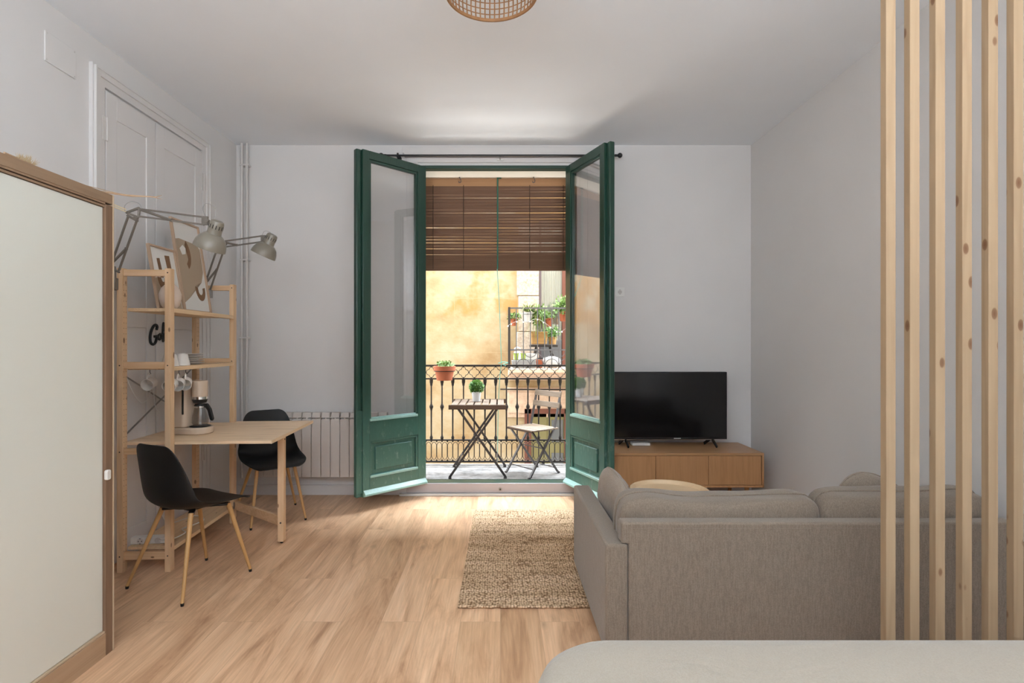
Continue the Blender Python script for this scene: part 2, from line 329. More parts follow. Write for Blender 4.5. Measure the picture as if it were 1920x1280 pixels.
# ------------------------------------------------------------------ mesh helpers
class B:
    def __init__(s): s.bm = bmesh.new(); s.mi = 0
    def _m(s, faces):
        for f in faces: f.material_index = s.mi
    def hexa(s, v):
        vs = [s.bm.verts.new(p) for p in v]
        fs = [s.bm.faces.new([vs[i] for i in q]) for q in ((0,3,2,1),(4,5,6,7),(0,1,5,4),(1,2,6,5),(2,3,7,6),(3,0,4,7))]
        s._m(fs); return s
    def box(s, x0, x1, y0, y1, z0, z1):
        return s.hexa([(x0,y0,z0),(x1,y0,z0),(x1,y1,z0),(x0,y1,z0),(x0,y0,z1),(x1,y0,z1),(x1,y1,z1),(x0,y1,z1)])
    def bar(s, p, q, w, h, up=(0, 0, 1)):
        p, q = Vector(p), Vector(q); d = (q - p).normalized(); u = Vector(up)
        if abs(d.dot(u)) > 0.98: u = Vector((0, 1, 0))
        a = d.cross(u).normalized() * w / 2; b = a.cross(d).normalized() * h / 2
        return s.hexa([p-a-b, p+a-b, q+a-b, q-a-b, p-a+b, p+a+b, q+a+b, q-a+b])
    def cyl(s, p, q, r, r2=None, n=16):
        p, q = Vector(p), Vector(q); r2 = r if r2 is None else r2
        z = (q - p).normalized(); x = z.orthogonal().normalized(); y = z.cross(x)
        A = [s.bm.verts.new(p + (x*cos(2*pi*i/n) + y*sin(2*pi*i/n))*r) for i in range(n)]
        D = [s.bm.verts.new(q + (x*cos(2*pi*i/n) + y*sin(2*pi*i/n))*r2) for i in range(n)]
        fs = [s.bm.faces.new((A[i], A[(i+1) % n], D[(i+1) % n], D[i])) for i in range(n)]
        fs += [s.bm.faces.new(A[::-1]), s.bm.faces.new(D)]; s._m(fs); return s
    def lathe(s, prof, c=(0, 0, 0), n=32, ax=(0, 0, 1)):
        c = Vector(c); z = Vector(ax).normalized(); x = z.orthogonal().normalized(); y = z.cross(x); rings = []
        for r, h in prof:
            if r < 1e-5: rings.append([s.bm.verts.new(c + z*h)])
            else: rings.append([s.bm.verts.new(c + z*h + (x*cos(2*pi*i/n) + y*sin(2*pi*i/n))*r) for i in range(n)])
        for a, b in zip(rings, rings[1:]):
            for i in range(n):
                j = (i + 1) % n
                if len(a) == 1 and len(b) == 1: continue
                if len(a) == 1: f = s.bm.faces.new((a[0], b[j], b[i]))
                elif len(b) == 1: f = s.bm.faces.new((a[i], a[j], b[0]))
                else: f = s.bm.faces.new((a[i], a[j], b[j], b[i]))
                f.material_index = s.mi
        return s
    def tube(s, pts, r, n=8, closed=False):
        pts = [Vector(p) for p in pts]; N = len(pts); rings = []; up = None
        for i, p in enumerate(pts):
            if closed: d = pts[(i+1) % N] - pts[i-1]
            else: d = pts[min(i+1, N-1)] - pts[max(i-1, 0)]
            d.normalize()
            if up is None: up = d.orthogonal().normalized()
            up = (up - d*up.dot(d)).normalized(); v = d.cross(up)
            rr = r[i] if isinstance(r, (list, tuple)) else r
            rings.append([s.bm.verts.new(p + (up*cos(2*pi*k/n) + v*sin(2*pi*k/n))*rr) for k in range(n)])
        pr = list(zip(rings, rings[1:])) + ([(rings[-1], rings[0])] if closed else [])
        for a, b in pr:
            for k in range(n):
                f = s.bm.faces.new((a[k], a[(k+1) % n], b[(k+1) % n], b[k])); f.material_index = s.mi
        if not closed:
            s._m([s.bm.faces.new(rings[0][::-1]), s.bm.faces.new(rings[-1])])
        return s
    def prism(s, pts, ax, t0, t1):
        def P(u, v, t):
            return {0: (t, u, v), 1: (u, t, v), 2: (u, v, t)}[ax]
        a = [s.bm.verts.new(P(u, v, t0)) for u, v in pts]; b = [s.bm.verts.new(P(u, v, t1)) for u, v in pts]; n = len(pts)
        fs = [s.bm.faces.new((a[i], a[(i+1) % n], b[(i+1) % n], b[i])) for i in range(n)] + [s.bm.faces.new(a[::-1]), s.bm.faces.new(b)]
        s._m(fs); return s
    def sph(s, c, r, seg=12, sc=(1, 1, 1)):
        g = bmesh.ops.create_uvsphere(s.bm, u_segments=seg, v_segments=max(6, seg // 2), radius=r)
        for v in g['verts']: v.co = Vector(c) + Vector((v.co.x*sc[0], v.co.y*sc[1], v.co.z*sc[2]))
        s._m({f for v in g['verts'] for f in v.link_faces}); return s
    def out(s, name, m, parent=None, bevel=0, seg=2, smooth=True, angle=35, loc=None, rot=None):
        bmesh.ops.recalc_face_normals(s.bm, faces=s.bm.faces)
        me = bpy.data.meshes.new(name); s.bm.to_mesh(me); s.bm.free()
        for x in (m if isinstance(m, list) else [m]): me.materials.append(M[x])
        if smooth:
            for p in me.polygons: p.use_smooth = True
            me.set_sharp_from_angle(angle=R(angle))
        o = bpy.data.objects.new(name, me); C.objects.link(o)
        if parent: o.parent = parent
        if loc: o.location = loc
        if rot: o.rotation_euler = rot
        if bevel:
            b = o.modifiers.new('bevel', 'BEVEL'); b.width = bevel; b.segments = seg; b.limit_method = 'ANGLE'; b.angle_limit = R(40); b.harden_normals = False
        return o
def tag(o, label, cat, group=None, kind=None):
    o['label'] = label; o['category'] = cat
    if group: o['group'] = group
    if kind: o['kind'] = kind
    return o
def thing(name, label, cat, loc=(0, 0, 0), rot=(0, 0, 0), group=None, kind=None):
    o = bpy.data.objects.new(name, None); C.objects.link(o); o.location = loc
    o.rotation_euler = rot if isinstance(rot, tuple) else (0, 0, rot); o.empty_display_size = 0.05
    return tag(o, label, cat, group, kind)
def struct(o, label, cat): return tag(o, label, cat, None, 'structure')
def dup(root, loc, rot, label):
    def cp(o, par):
        c = o.copy(); C.objects.link(c); c.parent = par
        for ch in [x for x in bpy.data.objects if x.parent == o and x is not c]: cp(ch, c)
        return c
    r = cp(root, None); r.location = loc; r.rotation_euler = rot if isinstance(rot, tuple) else (0, 0, rot); r['label'] = label
    return r
def soft(name, m, half, k=5.0, sub=14, amp=0.0, freq=4.0, parent=None, loc=(0, 0, 0), rot=(0, 0, 0), pinch=0.0, sag=0.0, seed=0.0):
    """stuffed box: a cube pulled to a superellipsoid with soft lumps"""
    bm = bmesh.new(); bmesh.ops.create_cube(bm, size=2.0)
    bmesh.ops.subdivide_edges(bm, edges=bm.edges[:], cuts=sub, use_grid_fill=True)
    for v in bm.verts:
        p = v.co.copy(); L = (abs(p.x)**k + abs(p.y)**k + abs(p.z)**k) ** (1 / k); p /= L
        t = 1 - pinch * (abs(p.x)**3 + abs(p.z)**3) / 2
        q = Vector((p.x*half[0], p.y*half[1]*t, p.z*half[2]))
        nn = noise.noise_vector(q*freq + Vector((seed, seed*2, seed*3)))
        q += nn*amp + noise.noise_vector(q*freq*3.1)*amp*0.3
        q.z -= sag*(1 - p.x*p.x)*max(0, p.z)
        v.co = q
    me = bpy.data.meshes.new(name); bm.to_mesh(me); bm.free(); me.materials.append(M[m])
    for p in me.polygons: p.use_smooth = True
    o = bpy.data.objects.new(name, me); C.objects.link(o); o.location = loc; o.rotation_euler = rot
    if parent: o.parent = parent
    s = o.modifiers.new('sub', 'SUBSURF'); s.levels = 1; s.render_levels = 1
    return o
def arc(c, r, a0, a1, n, u=(1, 0, 0), v=(0, 0, 1)):
    c, u, v = Vector(c), Vector(u), Vector(v)
    return [c + (u*cos(a0 + (a1-a0)*i/(n-1)) + v*sin(a0 + (a1-a0)*i/(n-1)))*r for i in range(n)]
def bez(pts, n=8):
    """smooth curve through points (Catmull-Rom)"""
    P = [Vector(p) for p in pts]; out = []
    for i in range(len(P)-1):
        a, b, c, d = P[max(i-1, 0)], P[i], P[i+1], P[min(i+2, len(P)-1)]
        for k in range(n):
            t = k/n
            out.append(0.5*((2*b) + (-a+c)*t + (2*a-5*b+4*c-d)*t*t + (-a+3*b-3*c+d)*t**3))
    out.append(P[-1]); return out

# ------------------------------------------------------------------ the room
XL, XR, YB, YR, H = -2.36, 2.241, 4.77, -3.0, 3.123
OXL, OXR, OZ0, OZ1 = -0.735, 0.68, 0.08, 2.935       # balcony opening in the back wall
YO = 5.0                                              # outer face of the back wall
struct(B().box(XL-.3, XR+.3, YR-.3, YO, -0.25, 0).out('floor', 'floor', smooth=False), 'pale oak laminate floor with long planks running to the balcony', 'floor')
struct(B().box(XL-.3, XR+.3, YR-.3, YO, H, H+.25).out('ceiling', 'ceil', smooth=False), 'plain white ceiling above the living room', 'ceiling')
struct(B().box(XL-.3, XL, YR-.3, YO, 0, H).out('wall_left', 'wall', smooth=False), 'white left wall behind the shelving unit and wardrobe', 'wall')
struct(B().box(XR, XR+.3, YR-.3, YO, 0, H).out('wall_right', 'wall', smooth=False), 'bare white right wall beside the sofa', 'wall')
b = B(); b.box(XL, OXL, YB, YO, 0, H).box(OXR, XR, YB, YO, 0, H).box(OXL, OXR, YB, YO, OZ1, H).box(OXL, OXR, YB, YO, 0, OZ0)
struct(b.out('wall_back', 'wall', smooth=False), 'white back wall with the open balcony doorway in the middle', 'wall')
b = B(); b.box(XL, XR, YR-.2, YR, 0, H)
struct(b.out('wall_rear', 'wall', smooth=False), 'white rear wall of the room behind the camera', 'wall')
# skirting
b = B(); b.box(XL, OXL-.06, YB-.016, YB, 0, .078).box(XL, OXL-.06, YB-.022, YB, .078, .09)
struct(b.out('baseboard_back', 'white_wood', bevel=.002), 'white painted skirting under the radiator', 'skirting')
b = B(); b.box(.76, XR, YB-.016, YB, 0, .078).box(.76, XR, YB-.022, YB, .078, .09)
struct(b.out('baseboard_right', 'white_wood', bevel=.002), 'white skirting behind the low oak cabinet', 'skirting')
# casing above and beside the balcony opening
b = B()
b.box(OXL-.10, OXR+.10, YB-.014, YB, 2.965, 3.01).box(OXL-.12, OXR+.12, YB-.03, YB, 3.015, 3.045).box(OXL-.14, OXR+.14, YB-.018, YB, 3.045, 3.10)
b.box(OXL-.10, OXL-.03, YB-.014, YB, .09, 2.965).box(OXR+.03, OXR+.10, YB-.014, YB, .09, 2.965)
b.box(OXL-.03, OXL-.0, YB-.022, YB, .09, 2.963).box(OXR, OXR+.03, YB-.022, YB, .09, 2.963)
struct(b.out('trim_1', 'white_wood', bevel=.003), 'white moulded casing around the balcony doorway', 'door casing')
# step and metal strip at the foot of the opening
b = B(); b.box(OXL-.10, OXR+.10, YB-.02, YB, 0.02, .105)
struct(b.out('trim_2', 'sill', bevel=.003), 'pale mauve step face below the balcony doorway', 'step')
b = B(); b.box(OXL-.16, OXR+.12, YB-.05, YB-.02, 0, .02)
struct(b.out('trim_3', 'plastic', bevel=.002), 'pale threshold strip on the floor in front of the balcony step', 'threshold strip')
# green fixed frame and threshold, cream reveal
b = B()
b.box(OXL, OXL+.045, YB, YB+.07, OZ0, 2.935).box(OXR-.045, OXR, YB, YB+.07, OZ0, 2.935).box(OXL, OXR, YB-.01, YB+.07, 2.912, 2.94)
b.box(OXL, OXR, YB-.01, YB+.11, OZ0, .108)
struct(b.out('trim_4', 'green_frame', bevel=.003), 'dark green fixed frame lining the balcony doorway', 'door frame')
b = B(); b.box(OXL, OXR, YB+.07, YO+.10, 2.925, 2.95); b.box(OXL-.02, OXL, YB+.07, YO+.1, .1, 2.95); b.box(OXR, OXR+.02, YB+.07, YO+.1, .1, 2.95)
struct(b.out('trim_5', 'lintel'), 'cream painted soffit and reveal outside the doorway', 'reveal')

# balcony
b = B(); b.box(-1.75, 1.75, YO-.12, 5.66, -0.06, .08)
struct(b.out('trim_6', 'slab', bevel=.01), 'weathered grey stone slab of the balcony', 'balcony slab')
b = B(); b.box(-16, OXL, YO, YO+.12, -6, 12).box(OXR, 16, YO, YO+.12, -6, 12).box(OXL, OXR, YO, YO+.12, 2.95, 12).box(OXL, OXR, YO, YO+.12, -6, -.06)
struct(b.out('wall_outer', 'render', smooth=False), 'ochre rendered outer face of the building around the balcony doorway', 'wall')

# ------------------------------------------------------------------ street and opposite facade
FY = 9.7
b = B()
b.box(-16, .72, FY, FY+.4, -6, 8.6).box(1.62, 16, FY, FY+.4, -6, 8.6).box(.72, 1.62, FY, FY+.4, 3.6, 8.6).box(.72, 1.62, FY, FY+.4, .18, .92)
b.box(.72, 1.62, FY, FY+.4, -6, -1.6).box(1.28, 1.62, FY, FY+.4, -1.6, .18)
struct(b.out('wall_opposite', 'facade', smooth=False), 'ochre stucco facade of the house across the street', 'wall')
struct(B().box(-17, 17, 5.1, FY+.4, -6.2, -6).out('street_ground', 'asphalt', smooth=False), 'grey paving of the narrow street below', 'street')
b = B()
for k, z in enumerate((.93, 1.58, 2.23, 2.88)): b.box(.30+.03*(k % 2), .70, FY-.035, FY, z, z+.64)
struct(b.out('trim_7', 'stone', bevel=.01), 'rough pale stone jamb beside the opposite window', 'stone jamb')
b = B()
for i, (z0, z1, y) in enumerate(((.70, .76, FY-.12), (.76, .81, FY-.35), (.81, .87, FY-.6), (.87, .94, 8.88))): b.box(.14 - .0*i, 2.2, y, FY, z0, z1)
struct(b.out('trim_8', 'corbel', bevel=.012), 'pink stepped stone slab under the opposite balcony', 'balcony slab')
b = B(); b.box(.10, 2.2, FY-.03, FY, .02, .56); b.box(.14, .66, FY-.05, FY-.03, .10, .48)
struct(b.out('trim_9', 'corbel', bevel=.01), 'moulded tan panel over the opposite lower door', 'moulding')

wn = thing('window_1', 'tall opposite window with mauve frame and pale curtain', 'window', kind='structure')
b = B(); b.box(.70, .745, FY-.02, FY+.1, .94, 3.6)
b.out('window_frame', 'greyframe', wn, .004)
b = B(); b.box(1.13, 1.19, FY+.02, FY+.12, .94, 3.6).box(1.195, 1.60, FY+.02, FY+.10, .94, 3.6)
b.out('shutter', 'brownframe', wn, .004)
b = B(); P = []
for i in range(61):
    x = .745 + .40*i/60; P.append((x, FY+.17 + .018*sin(i*.9) + .008*sin(i*2.3)))
for (x0, y0), (x1, y1) in zip(P, P[1:]): b.hexa([(x0,y0,1.4),(x1,y1,1.4),(x1,y1+.003,1.4),(x0,y0+.003,1.4),(x0,y0,3.6),(x1,y1,3.6),(x1,y1+.003,3.6),(x0,y0+.003,3.6)])
b.out('curtain', 'curtain', wn)
B().box(.745, 1.13, FY+.06, FY+.066, .94, 3.6).out('pane', 'pane', wn)
B().box(.745, 1.60, FY+.34, FY+.36, .94, 3.6).out('dark_interior', 'darkroom', wn)
B().box(.745, 1.12, FY+.03, FY+.07, .94, 1.42).out('lower_panel', 'greypanel', wn, .004)

dl = thing('door_4', 'brown framed lower door with olive panels across the street', 'door', kind='structure')
b = B(); b.box(.44, .56, FY-.06, FY+.02, -1.6, .18).box(1.16, 1.30, FY-.06, FY+.02, -1.6, .18).box(.44, 1.5, FY-.06, FY+.02, .09, .18)
b.out('door_frame', 'brownframe', dl, .006)
b = B(); b.box(.56, 1.16, FY-.02, FY, -1.6, .09).box(.56, .84, FY-.03, FY-.02, -1.6, .09).box(.86, 1.16, FY-.03, FY-.02, -1.6, .09)
b.out('door_panel', 'olive', dl, .004)
b = B(); b.box(.93, 1.14, FY-.045, FY-.03, -.42, -.02).box(.93, 1.14, FY-.045, FY-.03, -1.0, -.62)
b.out('inset', 'greypanel', dl, .004)

o = B().tube([(0.0, FY-.06, .535), (.6, FY-.07, .53), (1.6, FY-.06, .53)], .012).out('wall_cable', 'iron')
tag(o, 'black cable running along the opposite facade under its balcony', 'cable')

# opposite balcony railing
rl = thing('opposite_railing', 'plain grey iron railing of the balcony across the street', 'railing', (.15, 8.95, .94))
b = B(); L = 1.75
b.box(0, L, -.012, .012, 1.0, 1.025).box(0, L, -.01, .01, .30, .325).box(0, L, -.01, .01, .03, .05)
b.box(-.012, .012, 0, .75, 1.0, 1.025).box(-.01, .01, 0, .75, .30, .325).box(-.01, .01, 0, .75, .03, .05)
b.out('rail', 'iron_grey', rl)
b = B(); b.box(-.02, .02, -.02, .02, 0, 1.03); b.out('corner_post', 'iron', rl, .003)
b = B()
for i in range(1, 15): b.box(i*.119-.008, i*.119+.008, -.008, .008, 0, 1.0)
for i in range(1, 6): b.box(-.008, .008, i*.13-.008, i*.13+.008, 0, 1.0)
b.out('bars', 'iron_grey', rl)
b = B()
for i in range(6):
    cx = .238*i + .238
    b.tube(arc((cx, 0, .05), .11, 0, pi, 12), .006, 6).tube(arc((cx+.119, 0, .30), .11, pi, 2*pi, 12), .006, 6)
b.out('scrolls', 'iron_grey', rl)

# ------------------------------------------------------------------ plants (blades or small leaves round a centre)
def blades(b, c, n, length, spread, droop=.5, wd=.008, seed=1):
    rnd = random.Random(seed); c = Vector(c)
    for i in range(n):
        a = rnd.uniform(0, 2*pi); l = length*rnd.uniform(.6, 1.1); sp = spread*rnd.uniform(.3, 1.1); dr = droop*rnd.uniform(.4, 1.2)
        d = Vector((cos(a), sin(a), 0)); sd = Vector((-sin(a), cos(a), 0))*wd*rnd.uniform(.7, 1.2); prev = None
        for k in range(5):
            t = k/4; p = c + d*(sp*l*t) + Vector((0, 0, l*(t - dr*t*t))); wv = sd*(1 - t*.85)
            cur = (b.bm.verts.new(p - wv), b.bm.verts.new(p + wv))
            if prev: b.bm.faces.new((prev[0], prev[1], cur[1], cur[0]))
            prev = cur
def leaves(b, c, n, rad, size, sc=(1, 1, 1), shell=.55, seed=1):
    rnd = random.Random(seed); c = Vector(c)
    for i in range(n):
        v = Vector((rnd.gauss(0, 1), rnd.gauss(0, 1), rnd.gauss(0, 1))).normalized()
        p = c + Vector((v.x*sc[0], v.y*sc[1], v.z*sc[2]))*rad*rnd.uniform(shell, 1)
        q = (v + Vector((rnd.uniform(-1, 1), rnd.uniform(-1, 1), rnd.uniform(-1, 1)))*.8).normalized()
        s = q.orthogonal().normalized()*size*.45; t = q*size*rnd.uniform(.8, 1.3)
        b.bm.faces.new([b.bm.verts.new(x) for x in (p, p + t*.5 + s, p + t, p + t*.5 - s)])
def pot_prof(r0, r1, h, rim=.012, rh=.02):
    return [(0, 0), (r0, 0), (r1-.004, h-rh), (r1+rim-.004, h-rh), (r1+rim, h), (r1-.006, h), (r1-.012, h-.02), (0, h-.02)]

# things on the opposite balcony
def hang_pot(x, z, r0, r1, h, m, label, kind, seed, y=9.08, tilt=0.0, name='hanging_planter'):
    t = thing(name, label, 'potted plant', (x, y, z), (0, tilt, 0))
    B().lathe(pot_prof(r0, r1, h, .008, .03), n=20).out('pot', m, t)
    b = B()
    if kind == 'blades': blades(b, (0, 0, h-.02), 170, .27, 1.0, .8, .011, seed)
    elif kind == 'trail': blades(b, (0, 0, h-.02), 150, .36, .7, 1.9, .010, seed); leaves(b, (0, 0, h), 160, .16, .05, (1, .7, 1.2), .2, seed)
    elif kind == 'bush': leaves(b, (0, 0, h+.10), 320, .16, .055, (1, 1, 1), .1, seed)
    else: leaves(b, (0, 0, h+.04), 150, .11, .04, (1, 1, .6), .2, seed)
    b.out('foliage', 'leaf_yellow' if kind == 'blades' else 'leaf_pale', t, smooth=False)
    B().tube([(r1*.9*cos(a*pi/8), r1*.9*sin(a*pi/8)*1.0, h*.8) for a in range(16)], .006, 6, True).bar((0, -r1*.9, h*.8), (0, -.115, h*.8), .008, .02).out('hook', 'iron', t)
    return t
hang_pot(.235, 1.66, .045, .06, .12, 'terracotta', 'terracotta pot with sparse grass at the left corner of the opposite balcony', 'small', 3)
hang_pot(.465, 1.72, .06, .085, .17, 'whitepot', 'white bucket with a bursting spider plant on the opposite railing', 'blades', 4)
hang_pot(.84, 1.65, .045, .065, .14, 'terracotta', 'tilted small terracotta pot hung in the middle of the opposite railing', 'small', 5, tilt=-.12)
hang_pot(1.08, 1.74, .06, .08, .16, 'terracotta', 'terracotta pot with bushy herb at the right of the opposite railing', 'bush', 6)
hang_pot(.65, 1.70, .05, .07, .14, 'terracotta', 'pale trailing plant hanging between the white bucket and the tilted pot', 'trail', 7, y=9.12)
st = thing('plant_stool', 'black stool holding baskets on the opposite balcony', 'stool', (.76, 9.40, .94))
B().box(-.24, .24, -.15, .15, .36, .40).out('seat', 'iron', st, .005)
for sx in (-1, 1):
    for sy in (-1, 1): B().bar((sx*.12, sy*.09, .36), (sx*.21, sy*.13, 0), .03, .03).out('leg', 'iron', st)
B().bar((-.17, -.11, .16), (.17, -.11, .16), .02, .02).out('stretcher', 'iron', st)
bk = thing('wicker_basket', 'square tan wicker basket on the black stool across the street', 'basket', (.68, 9.38, 1.345))
b = B(); b.prism([(-.13, 0), (.13, 0), (.145, .21), (-.145, .21)], 1, -.12, .12); b.out('basket_body', 'basket', bk, .015)
B().tube([(-.145, -.12, .215), (.145, -.12, .215), (.145, .12, .215), (-.145, .12, .215)], .008, 6, True).out('rim', 'basket', bk)
bk = thing('basket_planter', 'small round basket with dark green plant on the black stool', 'potted plant', (.915, 9.36, 1.345))
B().lathe(pot_prof(.06, .075, .13, .004), n=20).out('pot', 'basket', bk)
b = B(); leaves(b, (0, 0, .21), 260, .12, .04, (1, 1, .9), .1, 11); b.out('foliage', 'leaf', bk, smooth=False)
pb = thing('planter_box', 'long grey planter box on the floor of the opposite balcony', 'planter', (.40, 9.12, .945))
b = B(); b.prism([(-.19, 0), (.19, 0), (.21, .13), (-.21, .13)], 1, -.07, .07); b.out('box', 'greybox', pb, .008)
B().box(-.19, .19, -.055, .055, .125, .135).out('soil', 'soil', pb)
for x, l in ((.27, 'left lime green pot standing in the grey planter box'), (.395, 'right lime green pot standing in the grey planter box')):
    t = thing('lime_pot', l, 'pot', (x, 9.13, 1.08), group='lime pots on the opposite balcony')
    B().lathe(pot_prof(.03, .05, .115, .004, .01), n=18).out('pot', 'limepot', t)
t = thing('white_watering_can', 'white watering can with rounded handle behind the lime pots', 'watering can', (.30, 9.32, .945))
B().lathe([(0, 0), (.075, 0), (.07, .24), (.05, .28), (0, .28)], n=20).out('can', 'whitepot', t)
B().tube(arc((0, 0, .29), .055, 0, pi, 12), .014, 8).out('handle', 'whitepot', t)
t = thing('white_crate', 'white square tub behind the right end of the grey planter box', 'tub', (.52, 9.34, .945))
b = B(); b.prism([(-.10, 0), (.10, 0), (.12, .24), (-.12, .24)], 1, -.08, .08); b.out('tub', 'whitepot', t, .01)
t = thing('clay_block_pot', 'square terracotta pot on the floor beside the grey planter box', 'pot', (.665, 9.12, .945))
b = B(); b.prism([(-.045, 0), (.045, 0), (.055, .14), (-.055, .14)], 1, -.05, .05); b.out('pot', 'terracotta', t, .005)
soft('white_sack', 'whitepot', (.15, .09, .10), 3.0, 6, .02, 6, loc=(.875, 9.14, 1.04))
tag(bpy.data.objects['white_sack'], 'crumpled white sack lying at the right of the opposite balcony floor', 'sack')
sl = thing('string_lights', 'string of tiny white bulbs looped over the opposite railing', 'string lights', (0, 0, 0))
pts = bez([(.13, 8.90, 1.66), (.20, 8.91, 1.70), (.32, 8.91, 1.74), (.45, 8.91, 1.72), (.60, 8.91, 1.77), (.72, 8.91, 1.72), (.86, 8.91, 1.62), (.98, 8.91, 1.55), (1.08, 8.91, 1.60), (1.2, 8.91, 1.7)], 6)
B().tube(pts, .003, 5).out('wire', 'greycable', sl)
for p in pts[::5]: B().sph((p.x, p.y, p.z-.012), .011, 8).out('bulb', 'bulb', sl)

# ------------------------------------------------------------------ own balcony railing
def railing():
    t = thing('balcony_railing', 'ornate black cast iron railing at the edge of the balcony', 'railing', (0, 5.6, .08))
    x0, x1 = -1.74, 1.74
    b = B(); b.box(x0, x1, -.018, .018, 1.03, 1.05).box(x0, x1, -.012, .012, .895, .91).box(x0, x1, -.012, .012, .252, .266).box(x0, x1, -.014, .014, .026, .042)
    for x in (x0, x1): b.box(x-.012, x+.012, -.5, 0, 1.03, 1.05).box(x-.012, x+.012, -.5, 0, .252, .266)
    for x in (-1.4, -.45, .45, 1.4): b.box(x-.015, x+.015, -.015, .015, 0, .03)
    b.out('rails', 'iron', t)
    s = .1127; xs = [-.724 + s*k for k in range(-9, 22)]; xs = [x for x in xs if x0 < x < x1]
    proto = None
    for x in xs:
        if proto is None:
            pr = [(.008, 0), (.014, .004), (.017, .018), (.014, .03), (.009, .04), (.0075, .06), (.0085, .30), (.010, .305), (.012, .318), (.020, .335), (.020, .35), (.012, .365), (.009, .375), (.0075, .40), (.0075, .56), (.012, .565), (.014, .585), (.018, .60), (.018, .628), (.0, .628)]
            proto = B().lathe([(0, 0)] + pr, n=10).out('baluster', 'iron', t, loc=(x, 0, .266)); continue
        o = proto.copy(); C.objects.link(o); o.parent = t; o.location = (x, 0, .266)
    b = B()                      # lower band of long ovals
    k = x0
    g = s/2; n = int((x1-x0)/g); q0 = -.724 - g*60
    for i in range(140):
        cx = q0 + g*i + g/2
        if cx - g/2 < x0 or cx + g/2 > x1: continue
        h = g/2 - .002
        pts = [(cx-h, 0, .09), (cx-h, 0, .21), (cx-h*.6, 0, .23), (cx, 0, .238), (cx+h*.6, 0, .23), (cx+h, 0, .21), (cx+h, 0, .09), (cx+h*.6, 0, .062), (cx, 0, .054), (cx-h*.6, 0, .062)]
        b.tube(pts, .0035, 5, True)
        for zz in (.246, .048): b.sph((cx-g/2, 0, zz), .010, 6, (1, .8, 1))
    b.out('oval_band', 'iron', t)
    b = B()                      # upper band of scalloped diamonds
    for x in [-.724 + s*k + 0*s/2 for k in range(-9, 22)]:
        if x - s/2 < x0 or x + s/2 > x1: continue
        zc = .97; h = .058
        for sx in (-1, 1):
            for sz in (-1, 1):
                b.tube(bez([(x, 0, zc+sz*h), (x+sx*s*.16, 0, zc+sz*h*.80), (x+sx*s*.20, 0, zc+sz*h*.52), (x+sx*s*.36, 0, zc+sz*h*.42), (x+sx*s*.5, 0, zc)], 3), .0035, 5)
        b.sph((x+s/2, 0, zc), .009, 6).sph((x, 0, zc+h), .009, 6).sph((x, 0, zc-h), .009, 6)
    b.out('diamond_band', 'iron', t)
railing()

t = thing('terracotta_planter', 'terracotta pot with small succulents hung on the balcony railing', 'potted plant', (-.572, 5.47, .975))
B().lathe([(0, 0), (.078, 0), (.098, .10), (.112, .10), (.114, .145), (.100, .145), (.096, .12), (0, .12)], n=32).out('pot', 'terracotta', t)
b = B(); leaves(b, (.01, 0, .16), 260, .09, .024, (1, 1, .35), .1, 21); blades(b, (.03, 0, .13), 12, .12, 1.2, 1.1, .006, 5); b.out('foliage', 'leaf_pale', t, smooth=False)
B().tube([(.106*cos(a*pi/10), .106*sin(a*pi/10), .095) for a in range(20)], .004, 6, True).bar((0, .106, .095), (0, .128, .095), .02, .006).out('hoop', 'iron', t)

# balcony folding table
t = thing('folding_table', 'small dark slatted folding table on the balcony', 'table', (-.213, 5.25, .08))
for k in range(7):
    x = -.255 + .51*(k+.5)/7
    B().box(x-.030, x+.030, -.262, .262, .682, .700).out('slat', 'weathered', t, .003)
for y in (-.272, .272): B().box(-.27, .27, y-.008, y+.008, .655, .698).out('apron', 'darkedge', t, .003)
for y in (-.235, .235):
    b = B(); b.bar((-.265, y, .012), (.19, y, .665), .022, .012, (0, 1, 0)).cyl((-.275, y, .008), (-.245, y, .008), .009); b.out('leg', 'rod', t, .002)
    b = B(); y2 = y + .013; b.bar((.265, y2, .012), (-.19, y2, .665), .022, .012, (0, 1, 0)).cyl((.275, y2, .008), (.245, y2, .008), .009); b.out('leg', 'rod', t, .002)
for x, z in ((-.18, .14), (.18, .14), (0, .335)): B().cyl((x, -.24, z), (x, .245, z), .006).out('crossbar', 'rod', t)

t = thing('topiary_pot', 'small round boxwood ball in a white pot on the balcony table', 'potted plant', (-.236, 5.28, .781))
B().lathe([(0, 0), (.036, 0), (.048, .088), (.051, .088), (.051, .097), (.044, .097), (.042, .085), (0, .085)], n=28).out('pot', 'whitepot', t)
b = B(); b.sph((0, 0, .14), .052, 14); leaves(b, (0, 0, .14), 900, .066, .018, (1, 1, .95), .75, 31); b.out('foliage', 'leaf', t, smooth=False)

